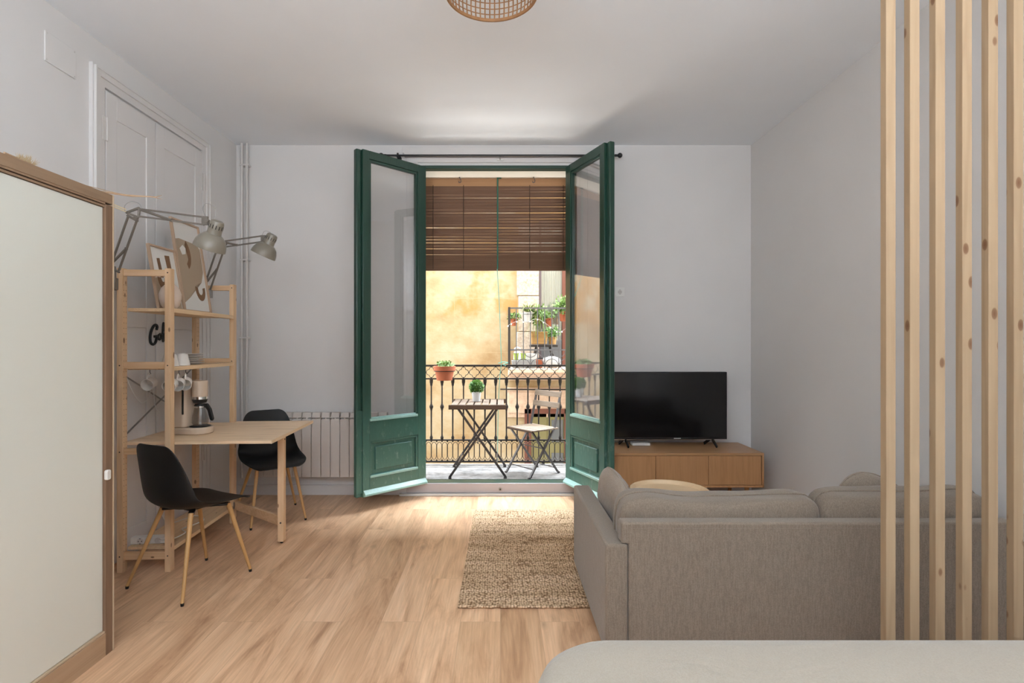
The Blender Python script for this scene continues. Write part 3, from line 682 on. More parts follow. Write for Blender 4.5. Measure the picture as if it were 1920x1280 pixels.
# balcony folding chair: local -y is forward
t = thing('folding_chair', 'slatted folding chair with dark steel legs on the balcony', 'chair', (.32, 5.245, .08), math.atan2(.78, -.62) - pi/2 - R(180) + 0)
t.rotation_euler = (0, 0, math.atan2(-.62, -.78) + pi/2)
for k in range(5):
    y = -.165 + .335*(k+.5)/5
    B().box(-.19, .19, y-.029, y+.029, .437, .452).out('seat_slat', 'weathered_x', t, .003)
B().box(-.19, .19, -.178, -.165, .430, .450).out('seat_edge', 'darkedge', t, .003)
for s in (-1, 1):
    x = s*.172
    b = B(); b.bar((x, -.19, .012), (x, .13, .455), .014, .024, (1, 0, 0)).bar((x, .13, .455), (x, .215, .80), .014, .024, (1, 0, 0)).cyl((x-.012, -.20, .008), (x+.012, -.20, .008), .010); b.out('leg', 'rod', t, .002)
    x2 = s*.157
    b = B(); b.bar((x2, .19, .012), (x2, -.15, .435), .014, .024, (1, 0, 0)).cyl((x2-.012, .20, .008), (x2+.012, .20, .008), .010); b.out('leg', 'rod', t, .002)
for z, y in ((.77, .203), (.665, .178)):
    B().hexa([(-.19, y-.012, z-.025), (.19, y-.012, z-.025), (.19, y, z-.028), (-.19, y, z-.028), (-.19, y, z+.028), (.19, y, z+.028), (.19, y+.012, z+.025), (-.19, y+.012, z+.025)]).out('back_slat', 'weathered_x', t, .003)
for y, z in ((-.14, .08), (.15, .06), (0, .26)): B().cyl((-.165, y, z), (.165, y, z), .005).out('crossbar', 'rod', t)

# roll blind
BY = 5.10
t = thing('roll_blind', 'brown wooden slatted roll blind lowered halfway outside the doorway', 'blind', (-.02, BY, 0))
B().box(-.70, .70, -.012, .012, 2.852, 2.94).out('header', 'blind_head', t, .003)
b = B(); z = 2.853; i = 0
while z > 2.20:
    j = random.uniform(-.0022, .0022)
    b.hexa([(-.70, .000, z-.0251+j), (.70, .000, z-.0251-j), (.70, .004, z-.0251-j), (-.70, .004, z-.0251+j), (-.70, -.009, z), (.70, -.009, z), (.70, -.005, z), (-.70, -.005, z)])
    z -= .0282 + (.002 if i % 5 == 3 else 0); i += 1
while z > 2.05:
    b.hexa([(-.70, -.006, z-.0172), (.70, -.006, z-.018), (.70, .004, z-.018), (-.70, .004, z-.0172), (-.70, -.014, z), (.70, -.014, z), (.70, -.006, z), (-.70, -.006, z)])
    z -= .019; i += 1
b.out('slats', 'blind', t, smooth=False)
for x in (-.62, -.33, .30, .62): B().cyl((x, -.018, 2.86), (x, -.018, 2.06), .0028, n=6).out('ladder_cord', 'blind_cord', t)
b = B(); b.box(-.012, .002, -.026, -.021, 2.06, 2.93).cyl((-.012, -.03, 2.93), (.03, -.03, 2.93), .012); b.out('pull_band', 'greencord', t, .001)
for x in (-.36, .34): B().tube(bez([(x, -.05, 2.925), (x-.008, -.06, 2.95-.03), (x+.006, -.06, 2.95-.05), (x+.006, -.045, 2.88), (x-.01, -.045, 2.875), (x-.012, -.045, 2.89)], 4) , .0035, 6).out('hook', 'iron_grey', t)
o = B().tube(bez([(-.03, BY-.03, 2.06), (-.01, 5.2, 1.75), (.005, 5.45, 1.35), (.01, 5.57, 1.14), (-.005, 5.575, 1.0), (-.02, 5.57, .7), (-.028, 5.57, .3), (-.03, 5.57, .12)], 8), .0035, 6).tube(bez([(-.02, 5.575, 1.145), (.03, 5.565, 1.16), (.08, 5.57, 1.15), (.03, 5.575, 1.135), (.06, 5.57, 1.12)], 6), .004, 6).out('blind_string', 'mint')
tag(o, 'mint green string from the blind knotted to the balcony railing', 'string')

# ------------------------------------------------------------------ balcony door leaves
def leaf(name, label, hinge, dirv, s):
    """local x runs along the leaf, s*y faces the camera"""
    ang = math.atan2(dirv[1], dirv[0])
    t = thing(name, label, 'door', (*hinge, .108), (0, 0, ang), kind='structure')
    W, T, Hh = .625, .046, 2.809
    def bx(b, x0, x1, y0, y1, z0, z1):
        ya, yb = sorted((s*y0, s*y1)); return b.box(x0, x1, ya, yb, z0, z1)
    zg0, zg1, zr, zp = .63, 2.722, .445, .150
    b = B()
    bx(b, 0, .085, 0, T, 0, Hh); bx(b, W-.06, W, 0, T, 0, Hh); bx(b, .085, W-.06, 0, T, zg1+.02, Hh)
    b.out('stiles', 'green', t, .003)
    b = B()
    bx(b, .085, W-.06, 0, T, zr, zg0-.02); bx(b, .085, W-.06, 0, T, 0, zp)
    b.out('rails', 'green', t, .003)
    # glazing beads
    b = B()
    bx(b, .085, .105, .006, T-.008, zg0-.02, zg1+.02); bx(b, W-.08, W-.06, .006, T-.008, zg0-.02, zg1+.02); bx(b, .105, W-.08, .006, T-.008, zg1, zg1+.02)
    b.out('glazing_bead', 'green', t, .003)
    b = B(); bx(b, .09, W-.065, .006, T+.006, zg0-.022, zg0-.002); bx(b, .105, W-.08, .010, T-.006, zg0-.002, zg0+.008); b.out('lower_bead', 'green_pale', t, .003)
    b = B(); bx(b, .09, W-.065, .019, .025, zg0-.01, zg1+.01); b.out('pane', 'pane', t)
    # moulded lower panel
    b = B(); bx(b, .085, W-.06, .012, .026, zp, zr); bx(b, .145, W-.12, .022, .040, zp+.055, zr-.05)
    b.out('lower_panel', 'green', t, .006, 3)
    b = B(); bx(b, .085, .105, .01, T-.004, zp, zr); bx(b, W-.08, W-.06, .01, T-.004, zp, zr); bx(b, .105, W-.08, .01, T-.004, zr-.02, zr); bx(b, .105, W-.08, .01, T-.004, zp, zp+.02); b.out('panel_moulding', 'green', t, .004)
    b = B(); bx(b, .09, W-.065, T-.004, T+.008, zp-.004, zp+.016); b.out('panel_sill', 'green_pale', t, .003)
    # drip board at the foot
    b = B(); pts = [(0, .0), (s*T, .0), (s*(T+.032), .012), (s*(T+.030), .026), (s*T, .055), (0, .055)]; b.prism(pts, 0, .005, W-.005); b.out('drip_board', 'green_pale', t, .002)
    # meeting stile
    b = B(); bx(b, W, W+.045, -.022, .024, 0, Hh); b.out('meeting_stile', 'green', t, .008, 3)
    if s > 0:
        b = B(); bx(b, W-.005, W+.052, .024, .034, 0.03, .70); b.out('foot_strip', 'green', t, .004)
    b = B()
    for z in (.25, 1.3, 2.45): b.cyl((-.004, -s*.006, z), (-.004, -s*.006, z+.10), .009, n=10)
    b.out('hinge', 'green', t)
    return t
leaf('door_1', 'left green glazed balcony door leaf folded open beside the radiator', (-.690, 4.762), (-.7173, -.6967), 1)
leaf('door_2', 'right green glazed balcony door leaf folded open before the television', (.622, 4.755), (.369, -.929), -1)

# curtain rod
t = thing('curtain_rod', 'thin black curtain rod above the balcony doorway', 'curtain rod', (0, 4.68, 3.0))
B().cyl((-1.03, 0, 0), (1.02, 0, 0), .0085).out('rod', 'blackmetal', t)
for x in (-1.045, 1.05): B().sph((x, 0, 0), .022, 16).cyl((x-.02*(1 if x > 0 else -1), 0, 0), (x-.045*(1 if x > 0 else -1), 0, 0), .011).out('finial', 'blackmetal', t)
for x in (-.90, .93):
    b = B(); b.cyl((x, 0, 0), (x, .085, 0), .006).cyl((x, .078, 0), (x, .09, 0), .02).cyl((x, 0, -.02), (x, 0, .02), .009); b.out('bracket', 'blackmetal', t)
# casing fittings
t = thing('latch_keep', 'small round metal floor bolt keep on the balcony step', 'bolt keep', (0.0, 4.748, .055))
B().cyl((0, 0, 0), (0, -.008, 0), .016).out('plate', 'steel', t, .001); B().cyl((0, -.006, 0), (0, -.012, 0), .007).out('hole', 'dark', t)
t = thing('bolt_keep', 'tiny white latch fitting on the casing above the doorway', 'bolt keep', (0.0, 4.755, 2.985))
B().box(-.03, .03, -.008, 0.01, -.006, .008).out('plate', 'plastic', t, .002); B().cyl((0, -.012, .0), (0, -.012, .03), .005).out('pin', 'steel', t)
# wall socket
t = thing('wall_socket', 'white square wall socket right of the balcony door', 'socket', (1.068, 4.77, 1.81))
b = B(); b.box(-.042, .042, -.009, 0, -.042, .042); b.out('plate', 'plastic', t, .003)
B().cyl((0, -.0095, 0), (0, -.003, 0), .021, n=24).out('recess', 'pipe', t)
b = B()
for x in (-.009, .0, .009): b.cyl((x, -.011, 0), (x, -.009, 0), .0028, n=8)
for z in (-.017, .017): b.cyl((0, -.011, z), (0, -.009, z), .003, n=8)
b.out('contact', 'dark', t)

# ------------------------------------------------------------------ radiator and pipes
t = thing('radiator', 'cream sectional radiator on the back wall left of the door', 'radiator', (-2.145, 4.65, .155))
for k in range(14):
    x = .083*k
    b = B()
    b.box(x+.002, x+.081, -.006, 0, .03, .535)                        # front plate
    b.box(x+.034, x+.049, 0, .075, .03, .56)
    b.box(x+.006, x+.077, .07, .075, .03, .545)
    # curved top fins, two rows
    for z0, z1 in ((.548, .592), (.505, .540)):
        b.hexa([(x+.004, -.006, z0), (x+.079, -.006, z0), (x+.079, .05, z0+.01), (x+.004, .05, z0+.01), (x+.008, .006, z1), (x+.075, .006, z1), (x+.075, .06, z1), (x+.008, .06, z1)])
    b.cyl((x, .035, .06), (x+.083, .035, .06), .018, n=10).cyl((x, .035, .51), (x+.083, .035, .51), .018, n=10)
    b.out('section', 'radiator', t, .003)
b = B(); b.cyl((0, .035, .51), (-.06, .035, .51), .012).cyl((-.06, .035, .49), (-.06, .035, .55), .018).cyl((-.06, .0, .51), (-.06, -.03, .51), .014); b.out('valve', 'steel', t)
for x in (.25, .95): B().box(x-.01, x+.01, .076, .1195, .42, .46).out('bracket', 'radiator', t)
t = thing('heating_pipes', 'pair of white painted heating pipes in the left back corner', 'pipes', (-2.268, 4.725, 0))
for x in (-.022, .022): B().cyl((x, 0, .62 if x > 0 else .16), (x, 0, H), .0115, n=14).out('pipe', 'pipe', t)
b = B()
for z in (.63, 1.40, 2.09, 2.93): b.box(-.04, .04, -.014, .045, z-.006, z+.008)
b.out('pipe_clip', 'pipe', t, .002)

# ------------------------------------------------------------------ left wall double door and vent
t = thing('door_3', 'white painted double cupboard door behind the shelving unit', 'door', (XL, 0, 0), kind='structure')
b = B()
y0, y1, z1 = 3.06, 4.30, 2.965
for w0, w1, d in ((0, .010, .022), (.010, .022, .036), (.022, .055, .028), (.055, .10, .018)):
    b.box(0, d, y0+w0, y0+w1, 0, z1-w0).box(0, d, y1-w1, y1-w0, 0, z1-w0).box(0, d, y0+w1, y1-w1, z1-w1, z1-w0)
b.out('casing', 'white_wood', t)
for a, c in ((y0+.11, 3.625), (3.632, y1-.11)):
    b = B(); z0, zt = .02, z1-.115
    b.box(0, .010, a, c, z0, zt)
    for p in ((a, a+.09, z0, zt), (c-.09, c, z0, zt), (a+.09, c-.09, zt-.14, zt), (a+.09, c-.09, 1.45, 1.55), (a+.09, c-.09, z0, z0+.16)): b.box(0, .017, *p)
    b.out('door_panel', 'white_wood', t, .003)
b = B(); b.box(.0, .012, 3.622, 3.628, 0, 2.85); b.out('seam', 'dark', t)
for y in (y0+.10, y1-.10):
    for z in (2.62, 1.7, .5): B().box(0, .022, y-.022, y+.022, z-.07, z+.07).cyl((.024, y+.01, z-.07), (.024, y+.01, z+.07), .006, n=8).out('hinge', 'pipe', t, .002)
t = thing('vent_cover', 'white painted square cover plate high on the left wall', 'cover plate', (XL, 2.857, 2.888))
b = B(); b.box(0, .008, -.10, .10, -.078, .078); b.out('plate', 'wall', t, .002)
b = B()
for y in (-.09, .09):
    for z in (-.068, .068): b.cyl((.007, y, z), (.010, y, z), .004, n=8)
b.out('screw', 'pipe', t)

# ------------------------------------------------------------------ shelving unit
IV = (-2.25, 3.128, 0); IR = R(3.2); IM = Matrix.Translation(IV) @ Matrix.Rotation(IR, 4, 'Z')
def iv(u, v, z): return tuple(IM @ Vector((u, v, z)))
t = thing('shelving_unit', 'tall open pine shelving unit against the left wall', 'shelf', IV, IR)
for v0 in (0, .846):
    # posts
    b = B(); b.box(0, .033, v0, v0+.044, 0, 1.79)
    fr = b.out('side_frame', 'pine', t, .0015)
    b = B(); b.box(.272, .305, v0, v0+.044, 0, 1.79); b.out('post', 'pine', fr, .0015)
    for z0, z1 in ((1.745, 1.783), (1.196, 1.238), (.692, .727), (.072, .118)):
        b = B(); b.box(.033, .272, v0+.010, v0+.032, z0, z1); b.out('crossbar', 'pine_x', fr, .0015)
    b = B()
    for k in range(52):
        z = .06 + k*.032
        for dv in (.012, .032):
            for uu, dd in ((.033, .0012), (.272, -.0012)):
                b.cyl((uu, v0+dv, z), (uu+dd*.5, v0+dv, z), .0019, n=8)
    b.out('peg_holes', 'dark', fr, smooth=False)
    b = B()
    for z in (1.764, 1.217, .709, .095):
        for u in (.016, .289): b.cyl((u, v0-.0008, z), (u, v0+.002, z), .004, n=8)
    b.out('screws', 'dark', fr, smooth=False)
for z, tk, u0 in ((1.538, .020, .0), (1.190, .018, .0), (.118, .018, .0)):
    b = B(); b.box(.034, .271, .046, .844, z, z+tk)
    b.box(.262, .303, .046, .844, z-.006, z+tk); b.out('shelf', 'pine_y', t, .0015)
b = B(); b.bar((.006, .03, 1.17), (.006, .86, .775), .003, .012, (1, 0, 0)).bar((.002, .03, .775), (.002, .86, 1.17), .003, .012, (1, 0, 0)); b.out('cross_brace', 'steel', t)

# folding table fixed in the unit
t = thing('desk', 'pale ash veneer drop leaf table standing out of the shelving unit', 'table', IV, IR)
b = B()
b.prism([(.012, .048), (.868, .048), (.868, .90), (.309, .90), (.309, .842), (.012, .842)], 2, .742, .760)
b.out('tabletop', 'ash', t, .001)
B().box(.866, .872, .048, .902, .741, .761).out('edge_band', 'ash_edge', t)
b = B(); b.box(.775, .815, .42, .465, .012, .728); b.out('leg', 'pine', t, .0015)
B().cyl((.795, .442, 0), (.795, .442, .014), .010, n=12).out('foot', 'black', t)
b = B(); b.bar((.80, .448, .140), (.306, .862, .140), .022, .062); b.out('lower_brace', 'pine_x', t, .0015)
b = B(); b.bar((.80, .448, .715), (.306, .862, .715), .022, .045); b.out('upper_brace', 'pine_x', t, .0015)
b = B(); b.cyl((.817, .442, .70), (.812, .442, .70), .006, n=10).cyl((.795, .418, .14), (.795, .422, .14), .006, n=10); b.out('bolt', 'dark', t)
B().bar((.31, .855, .115), (.31, .855, .165), .004, .05).out('hinge', 'steel', t)

# things on the shelves
def picture(label, P, vw, h, lean, artfn, name='picture_frame'):
    """local: x out of the picture, y along its width, z up; leaning back by lean"""
    t = thing(name, label, 'picture', P, (0, -lean, IR*0))
    f = .012
    b = B(); b.box(0, .018, 0, f, 0, h).box(0, .018, vw-f, vw, 0, h).box(0, .018, f, vw-f, 0, f).box(0, .018, f, vw-f, h-f, h); b.out('frame', 'frame_oak', t, .001)
    B().box(.001, .006, f*.5, vw-f*.5, f*.5, h-f*.5).out('print', 'paper', t)
    artfn(t, vw, h)
    return t
M['frame_oak'] = mat('frame_pale_oak', (0.46, 0.32, 0.22), 0.5)
M['paper'] = mat('art_paper', (0.72, 0.70, 0.66), 0.8)
M['art_sand'] = mat('art_sand', (0.40, 0.31, 0.22), 0.85)
M['art_brown'] = mat('art_brown', (0.22, 0.12, 0.06), 0.85)
def shape(t, pts, m, name, x=.0065):
    b = B(); vs = [b.bm.verts.new((x, p[0], p[1])) for p in pts]; ws = [b.bm.verts.new((x+.0006, p[0], p[1])) for p in pts]; n = len(pts)
    b.bm.faces.new(ws); b.bm.faces.new(vs[::-1])
    for i in range(n): b.bm.faces.new((vs[i], vs[(i+1) % n], ws[(i+1) % n], ws[i]))
    bmesh.ops.triangulate(b.bm, faces=[f for f in b.bm.faces if len(f.verts) > 4])
    return b.out(name, m, t, smooth=False)
def ribbon(c, r, a0, a1, wd, n=14, sx=1, sz=1):
    o = []; i_ = []
    for k in range(n):
        a = a0 + (a1-a0)*k/(n-1)
        o.append((c[0]+cos(a)*(r+wd/2)*sx, c[1]+sin(a)*(r+wd/2)*sz)); i_.append((c[0]+cos(a)*(r-wd/2)*sx, c[1]+sin(a)*(r-wd/2)*sz))
    return o + i_[::-1]
def art_big(t, w_, h):
    shape(t, [(.03, .49), (.07, .50), (w_-.05, .49), (w_-.02, .46), (w_-.03, .36), (w_-.02, .30), (w_-.06, .22), (.20, .20), (.10, .10), (.03, .06), (.03, .36)], 'art_sand', 'sand_shape')
    shape(t, [(.06, .43), (.10, .46), (.13, .44), (.12, .40), (.08, .39)], 'paper', 'pale_shape', .0075)
    shape(t, ribbon((.09, .40), .075, R(55), R(-60), .03, sz=1.3), 'art_brown', 'brown_arc', .0075)
    shape(t, ribbon((.235, .17), .045, R(170), R(370), .03, sz=1.4), 'art_brown', 'brown_hook', .0078)
def art_small(t, w_, h):
    shape(t, [(.02, .19), (.06, .20), (.10, .14), (.16, .13), (w_-.02, .10), (w_-.02, .015), (.02, .015)], 'art_sand', 'sand_shape')
    shape(t, [(.155, h-.05), (.205, h-.045), (.21, .20), (.17, .20)], 'art_brown', 'brown_block', .0075)
    shape(t, ribbon((.10, .20), .035, R(180), R(360), .035, sz=1.6) , 'art_brown', 'brown_loop', .0078)
    shape(t, [(.07, h-.08), (.10, h-.075), (.11, .20), (.08, .20)], 'art_brown', 'brown_stroke', .0075)
picture('large leaning pale framed abstract print on the top shelf', (-2.088, 3.51, 1.560), .327, .63, .155, art_big)
picture('small leaning framed abstract print in front of the large print', (-2.084, 3.235, 1.560), .27, .40, .17, art_small)
t = thing('round_vase', 'matte cream round vase on the top shelf behind the front post', 'vase', (-2.008, 3.245, 1.5585))
pr = [(0, 0), (.032, 0), (.050, .02), (.060, .06), (.060, .09), (.048, .125), (.023, .15), (.018, .17), (.022, .185), (.015, .185), (.010, .16), (0, .15)]
B().lathe(pr, n=32).out('body', 'vase', t)

MS = 1.2085
def cup(label, loc, first=[None]):
    if first[0] is None:
        t = thing('upturned_cup', label, 'cup', loc, 0, 'upturned white cups on the middle shelf')
        B().lathe([(.046, 0), (.044, 0), (.030, .066), (0, .068), (0, .072), (.031, .072), (.034, .068), (.048, 0)], n=28).out('bowl', 'ceramic', t)
        B().lathe([(.020, .072), (.020, .077), (.017, .077), (.017, .072)], n=20).out('foot_ring', 'ceramic', t)
        first[0] = t; return t
    return dup(first[0], loc, 0, label)
cup('upturned white cup on the middle shelf next to the front post', (-2.03, 3.28, MS))
cup('upturned white cup on the middle shelf beside the saucer stack', (-2.03, 3.40, MS))
sc = None
for k in range(5):
    l = ['bottom white saucer of the stack on the middle shelf', 'second white saucer from the bottom of the stack', 'middle white saucer of the stack of five', 'fourth white saucer from the bottom of the stack', 'top white saucer of the stack on the middle shelf'][k]
    if sc is None:
        sc = B().lathe([(0, 0), (.040, 0), (.042, .002), (.078, .0105), (.080, .0135), (.076, .0135), (.040, .006), (0, .006)], n=36).out('saucer', 'ceramic', loc=(-2.085, 3.60, MS)); tag(sc, l, 'saucer', 'stacked white saucers on the middle shelf')
    else:
        o = sc.copy(); C.objects.link(o); o.location = (-2.085+random.uniform(-.002, .002), 3.60, MS + k*.0145); o['label'] = l
mg = None
for k, (x, y, l) in enumerate(((-2.135, 3.25, 'white mug hanging under the middle shelf, seen left of the front post'), (-1.985, 3.215, 'white mug hanging under the middle shelf just behind the front post'), (-1.98, 3.285, 'white mug hanging under the middle shelf, third along the row of four'), (-1.978, 3.355, 'white mug hanging under the middle shelf, last in the row above the coffee maker'))):
    if mg is None:
        mg = thing('hanging_mug', l, 'mug', (x, y, 1.1795), (0, 0, 0), 'white mugs hanging under the middle shelf')
        c = Vector((0, 0, -.075)); ax = Vector((.10, -.95, -.25)).normalized(); up = (Vector((0, 0, 1)) - ax*ax.z).normalized()
        B().lathe([(0, -.035), (.026, -.035), (.032, -.028), (.037, .035), (.034, .035), (.029, -.026), (0, -.030)], c, 28, ax).out('cup_body', 'ceramic', mg)
        cc = c + up*.036
        B().tube([cc + up*(.024*sin(a)) + ax*(.022*cos(a)) for a in [pi*i/10 for i in range(11)]], .0045, 8).out('handle', 'ceramic', mg)
        B().tube([Vector((0, 0, .008)), Vector((0, 0, -.008)), Vector((.006, 0, -.016)), cc+up*.024+Vector((0, 0, -.004)), Vector((-.006, 0, -.016))], .002, 6).out('hook', 'blackmetal', mg)
    else: dup(mg, (x, y, 1.1735), (0, 0, .10*k), l)

# script sign on the cupboard door
t = thing('coffee_sign', 'black wooden script sign reading Coffee on the white cupboard door', 'sign', (XL+.022, 3.556, 1.342))
def stroke(pts, r=.006): return B().tube([(0, p[0]*.66, p[1]*.72) for p in [(q.x, q.y) for q in bez([(a, c_, 0) for a, c_ in pts], 8)]], r, 8)
S = .30
G = [(.125, .150), (.135, .178), (.120, .198), (.085, .192), (.045, .150), (.020, .085), (.025, .025), (.060, .000), (.100, .015), (.125, .06), (.13, .085), (.085, .08)]
cc_ = [[(y*.95-.01, z*.92) for y, z in G],
 [(.165, .098), (.140, .085), (.138, .055), (.160, .045), (.182, .065), (.178, .092), (.160, .10), (.195, .09)],
 [(.195, .09), (.222, .150), (.232, .195), (.218, .205), (.208, .15), (.208, .06), (.214, .028), (.228, .045), (.222, .09), (.238, .10)],
 [(.238, .10), (.262, .160), (.272, .205), (.258, .215), (.248, .16), (.248, .06), (.254, .030), (.268, .05), (.262, .09), (.278, .09)],
 [(.278, .075), (.300, .095), (.296, .118), (.280, .105), (.280, .07), (.300, .055), (.318, .075)],
 [(.318, .075), (.340, .095), (.336, .118), (.320, .105), (.320, .07), (.340, .055), (.365, .080)]]
wd = [.0090, .0066, .0060, .0060, .0052, .0052]
for p, wr in zip(cc_, wd):
    stroke(p, wr).out('letter', 'signblack', t)

# coffee maker
t = thing('coffee_maker', 'cream filter coffee maker with glass jug on the desk', 'coffee maker', iv(.240, .362, .7605), R(-6))
b = B()
def rrect(x0, x1, y0, y1, r, n=6):
    o = []
    for cx, cy, a in ((x1-r, y1-r, 0), (x0+r, y1-r, pi/2), (x0+r, y0+r, pi), (x1-r, y0+r, 3*pi/2)):
        for k in range(n+1): o.append((cx+r*cos(a+pi/2*k/n), cy+r*sin(a+pi/2*k/n)))
    return o
b.prism(rrect(-.130, .140, -.085, .085, .08), 2, 0, .045); b.out('base', 'cream', t, .008, 3)
b = B(); b.prism(rrect(-.130, .012, -.080, .080, .03), 2, .045, .345); b.out('tank', 'cream', t, .008, 3)
b = B(); b.cyl((.062, 0, .225), (.062, 0, .345), .047, .047, 36); b.out('brew_head', 'cream', t, .006, 3)
b = B(); b.box(.005, .04, -.035, .035, .30, .342); b.out('bridge', 'cream', t, .006)
B().cyl((.062, 0, .224), (.062, 0, .240), .0482, n=36).out('chrome_band', 'chrome', t)
B().cyl((.062, 0, .200), (.062, 0, .222), .038, .046, 30).out('filter_outlet', 'black', t)
B().box(-.006, .002, -.0815, -.060, .13, .31).out('water_gauge', 'dark', t, .002)
B().cyl((.065, 0, .045), (.065, 0, .050), .062, n=32).out('hot_plate', 'black', t)
t2 = thing('glass_jug', 'clear glass coffee jug with black handle on the coffee maker', 'jug', iv(.240, .362, .812), R(-6))
b = B(); b.lathe([(0, 0), (.042, 0), (.050, .02), (.048, .06), (.036, .115), (.034, .13), (.032, .13), (.034, .112), (.046, .06), (.047, .02), (.040, .004), (0, .004)], (.065, 0, 0), 32); b.out('jug_body', 'glass', t2)
B().cyl((.065, 0, .128), (.065, 0, .142), .037, .030, 28).out('lid', 'black', t2)
b = B(); b.prism([(.075, .140), (.115, .145), (.140, .11), (.158, .045), (.150, .030), (.135, .040), (.118, .10), (.103, .118), (.075, .12)], 1, -.010, .010); b.out('handle', 'black', t2, .004)
B().cyl((.065, 0, .118), (.065, 0, .128), .0365, n=30).out('collar', 'chrome', t2)

# extension strip and cables
t = thing('extension_strip', 'white two socket extension strip on the bottom shelf', 'extension lead', iv(.03, .075, .1365), IR + R(4))
b = B(); b.box(0, .215, 0, .05, 0, .042); b.out('housing', 'plastic', t, .006, 3)
for x in (.055, .155):
    B().cyl((x, -.0005, .020), (x, .006, .020), .0185, n=24).out('socket', 'pipe', t)
b = B()
for dx, dz in ((-.009, 0), (.009, 0), (0, .015), (0, -.015)): b.cyl((.055+dx, -.0015, .02+dz), (.055+dx, 0.001, .02+dz), .003, n=8)
b.out('contact', 'dark', t)
o = B().tube(bez([iv(.20, .07, .16), iv(.25, .12, .152), iv(.26, .25, .145), iv(.20, .33, .142), iv(.235, .42, .142), iv(.245, .52, .142), iv(.14, .60, .142), iv(.06, .45, .145), iv(.02, .40, .25), iv(.0, .38, .45), iv(-.01, .36, .70)], 8), .0035, 8).out('power_cable', 'cable')
tag(o, 'white power cable curling over the bottom shelf to the wall', 'cable')
o = B().tube(bez([iv(.015, .05, 1.17), iv(.02, .12, 1.05), iv(.02, .20, .98), iv(.02, .28, 1.0), iv(.02, .30, 1.07), iv(.02, .33, 1.03), iv(.015, .36, .93), iv(.012, .42, .88), iv(.01, .45, .78)], 8), .0025, 6).out('lamp_cable', 'cable')
tag(o, 'thin white lamp cable looped behind the cross brace', 'cable')

# ------------------------------------------------------------------ architect lamps
def arm(t, p, q, gap, nrm, name, spring=None):
    p, q = Vector(p), Vector(q); d = (q-p).normalized(); s = d.cross(Vector(nrm)).normalized()*gap/2
    b = B(); b.bar(p+s, q+s, .009, .0095).bar(p-s, q-s, .009, .0095)
    b.cyl(p+s*1.25, p-s*1.25, .007, n=8).cyl(q+s*1.25, q-s*1.25, .007, n=8)
    o = b.out(name, 'lamp_arm', t)
    if spring:
        a = p + s*spring[0] + (q-p)*spring[1]; c = p - s*spring[0] + (q-p)*spring[2]
        B().cyl(a, c, .0075, n=8).cyl(c, c+(c-a)*.02, .010, n=8).out('spring', 'lamp_arm', o)
    return o
def shade(t, c, ax, r, inner=True):
    """c: centre of the rim, ax: from rim to the cap"""
    ax = Vector(ax).normalized(); k = r/.085
    pr = [(.085, 0), (.0845, .012), (.080, .035), (.068, .062), (.050, .080), (.038, .088)]
    o = B().lathe([(a*k, h*k) for a, h in pr] + [((a-.002)*k, h*k) for a, h in pr[::-1]], c, 40, ax).out('lamp_shade', 'lamp', t, angle=50)
    B().lathe([((a-.0035)*k, h*k+.001) for a, h in pr] + [(0, .086*k)], c, 40, ax).out('reflector', 'lamp_in', o)
    B().lathe([(.040*k, .084*k), (.037*k, .100*k), (.037*k, .112*k), (.037*k, .148*k), (.033*k, .160*k), (.022*k, .166*k), (0, .167*k)], c, 28, ax).out('socket_cap', 'lamp', o)
    z = ax; x = z.orthogonal().normalized(); y = z.cross(x); b = B()
    for i in range(14):
        a = 2*pi*i/14; d = x*cos(a)+y*sin(a); b.bar(Vector(c)+z*.118*k+d*.0364*k, Vector(c)+z*.140*k+d*.0364*k, .004*k, .003*k, d)
    b.out('vent_slots', 'dark', o)
    B().sph(Vector(c)+ax*.045*k, .028*k, 14).out('bulb', 'bulb', o)
    return o
t = thing('architect_lamp', 'large beige articulated lamp reaching right over the shelving unit', 'lamp', (-2.27, 3.10, 1.70))
def L(x, y, z): return (x+2.27, y-3.10, z-1.70)
e = Vector(L(-2.10, 3.06, 2.075))
B().prism([(-.02, -.04), (.03, -.04), (.03, .03), (-.02, .03)], 1, -.0, .06).cyl((.005, .03, .03), (.005, .03, .10), .008).out('clamp', 'lamp_arm', t, .004)
arm(t, (.005, .03, .08), e + Vector((-.01, 0, -.01)), .055, (0, 1, 0), 'lower_arm', (.9, .1, .45))
e2 = Vector(L(-1.69, 3.04, 2.045))
b = B(); b.bar(e+Vector((-.045, 0, .022)), e+Vector((.03, 0, .05)), .01, .012).bar(e+Vector((.03, 0, .05)), e+Vector((.025, 0, -.005)), .01, .012).bar(e+Vector((.025, 0, -.005)), e+Vector((-.045, 0, .022)), .01, .012).cyl(e+Vector((.01, -.008, -.01)), e+Vector((.01, .008, -.01)), .012); b.out('elbow', 'lamp_arm', t, .001)
arm(t, e + Vector((.028, 0, .022)), e2, .042, (0, 1, 0), 'upper_arm', (.9, .0, .5))
b = B(); b.box(e2.x-.01, e2.x+.025, -.068, -.054, e2.z-.024, e2.z+.026).cyl((e2.x+.02, -.07, e2.z), (e2.x+.02, -.045, e2.z), .011).cyl((e2.x+.02, -.06, e2.z-.004), (e2.x+.085, -.06, e2.z-.045), .005); b.out('wrist', 'lamp_arm', t, .002)
shade(t, L(-1.648, 3.02, 1.884), (.38, -.16, .90), .086)
B().tube(bez([e+Vector((-.05, .0, .02)), e+Vector((-.055, 0, .06)), e+Vector((-.02, 0, .085)), e+Vector((.025, 0, .075)), e+Vector((.04, 0, .05))], 6), .0018, 6).out('cable', 'greycable', t)
h = Vector(L(-1.60, 3.0, 2.03))
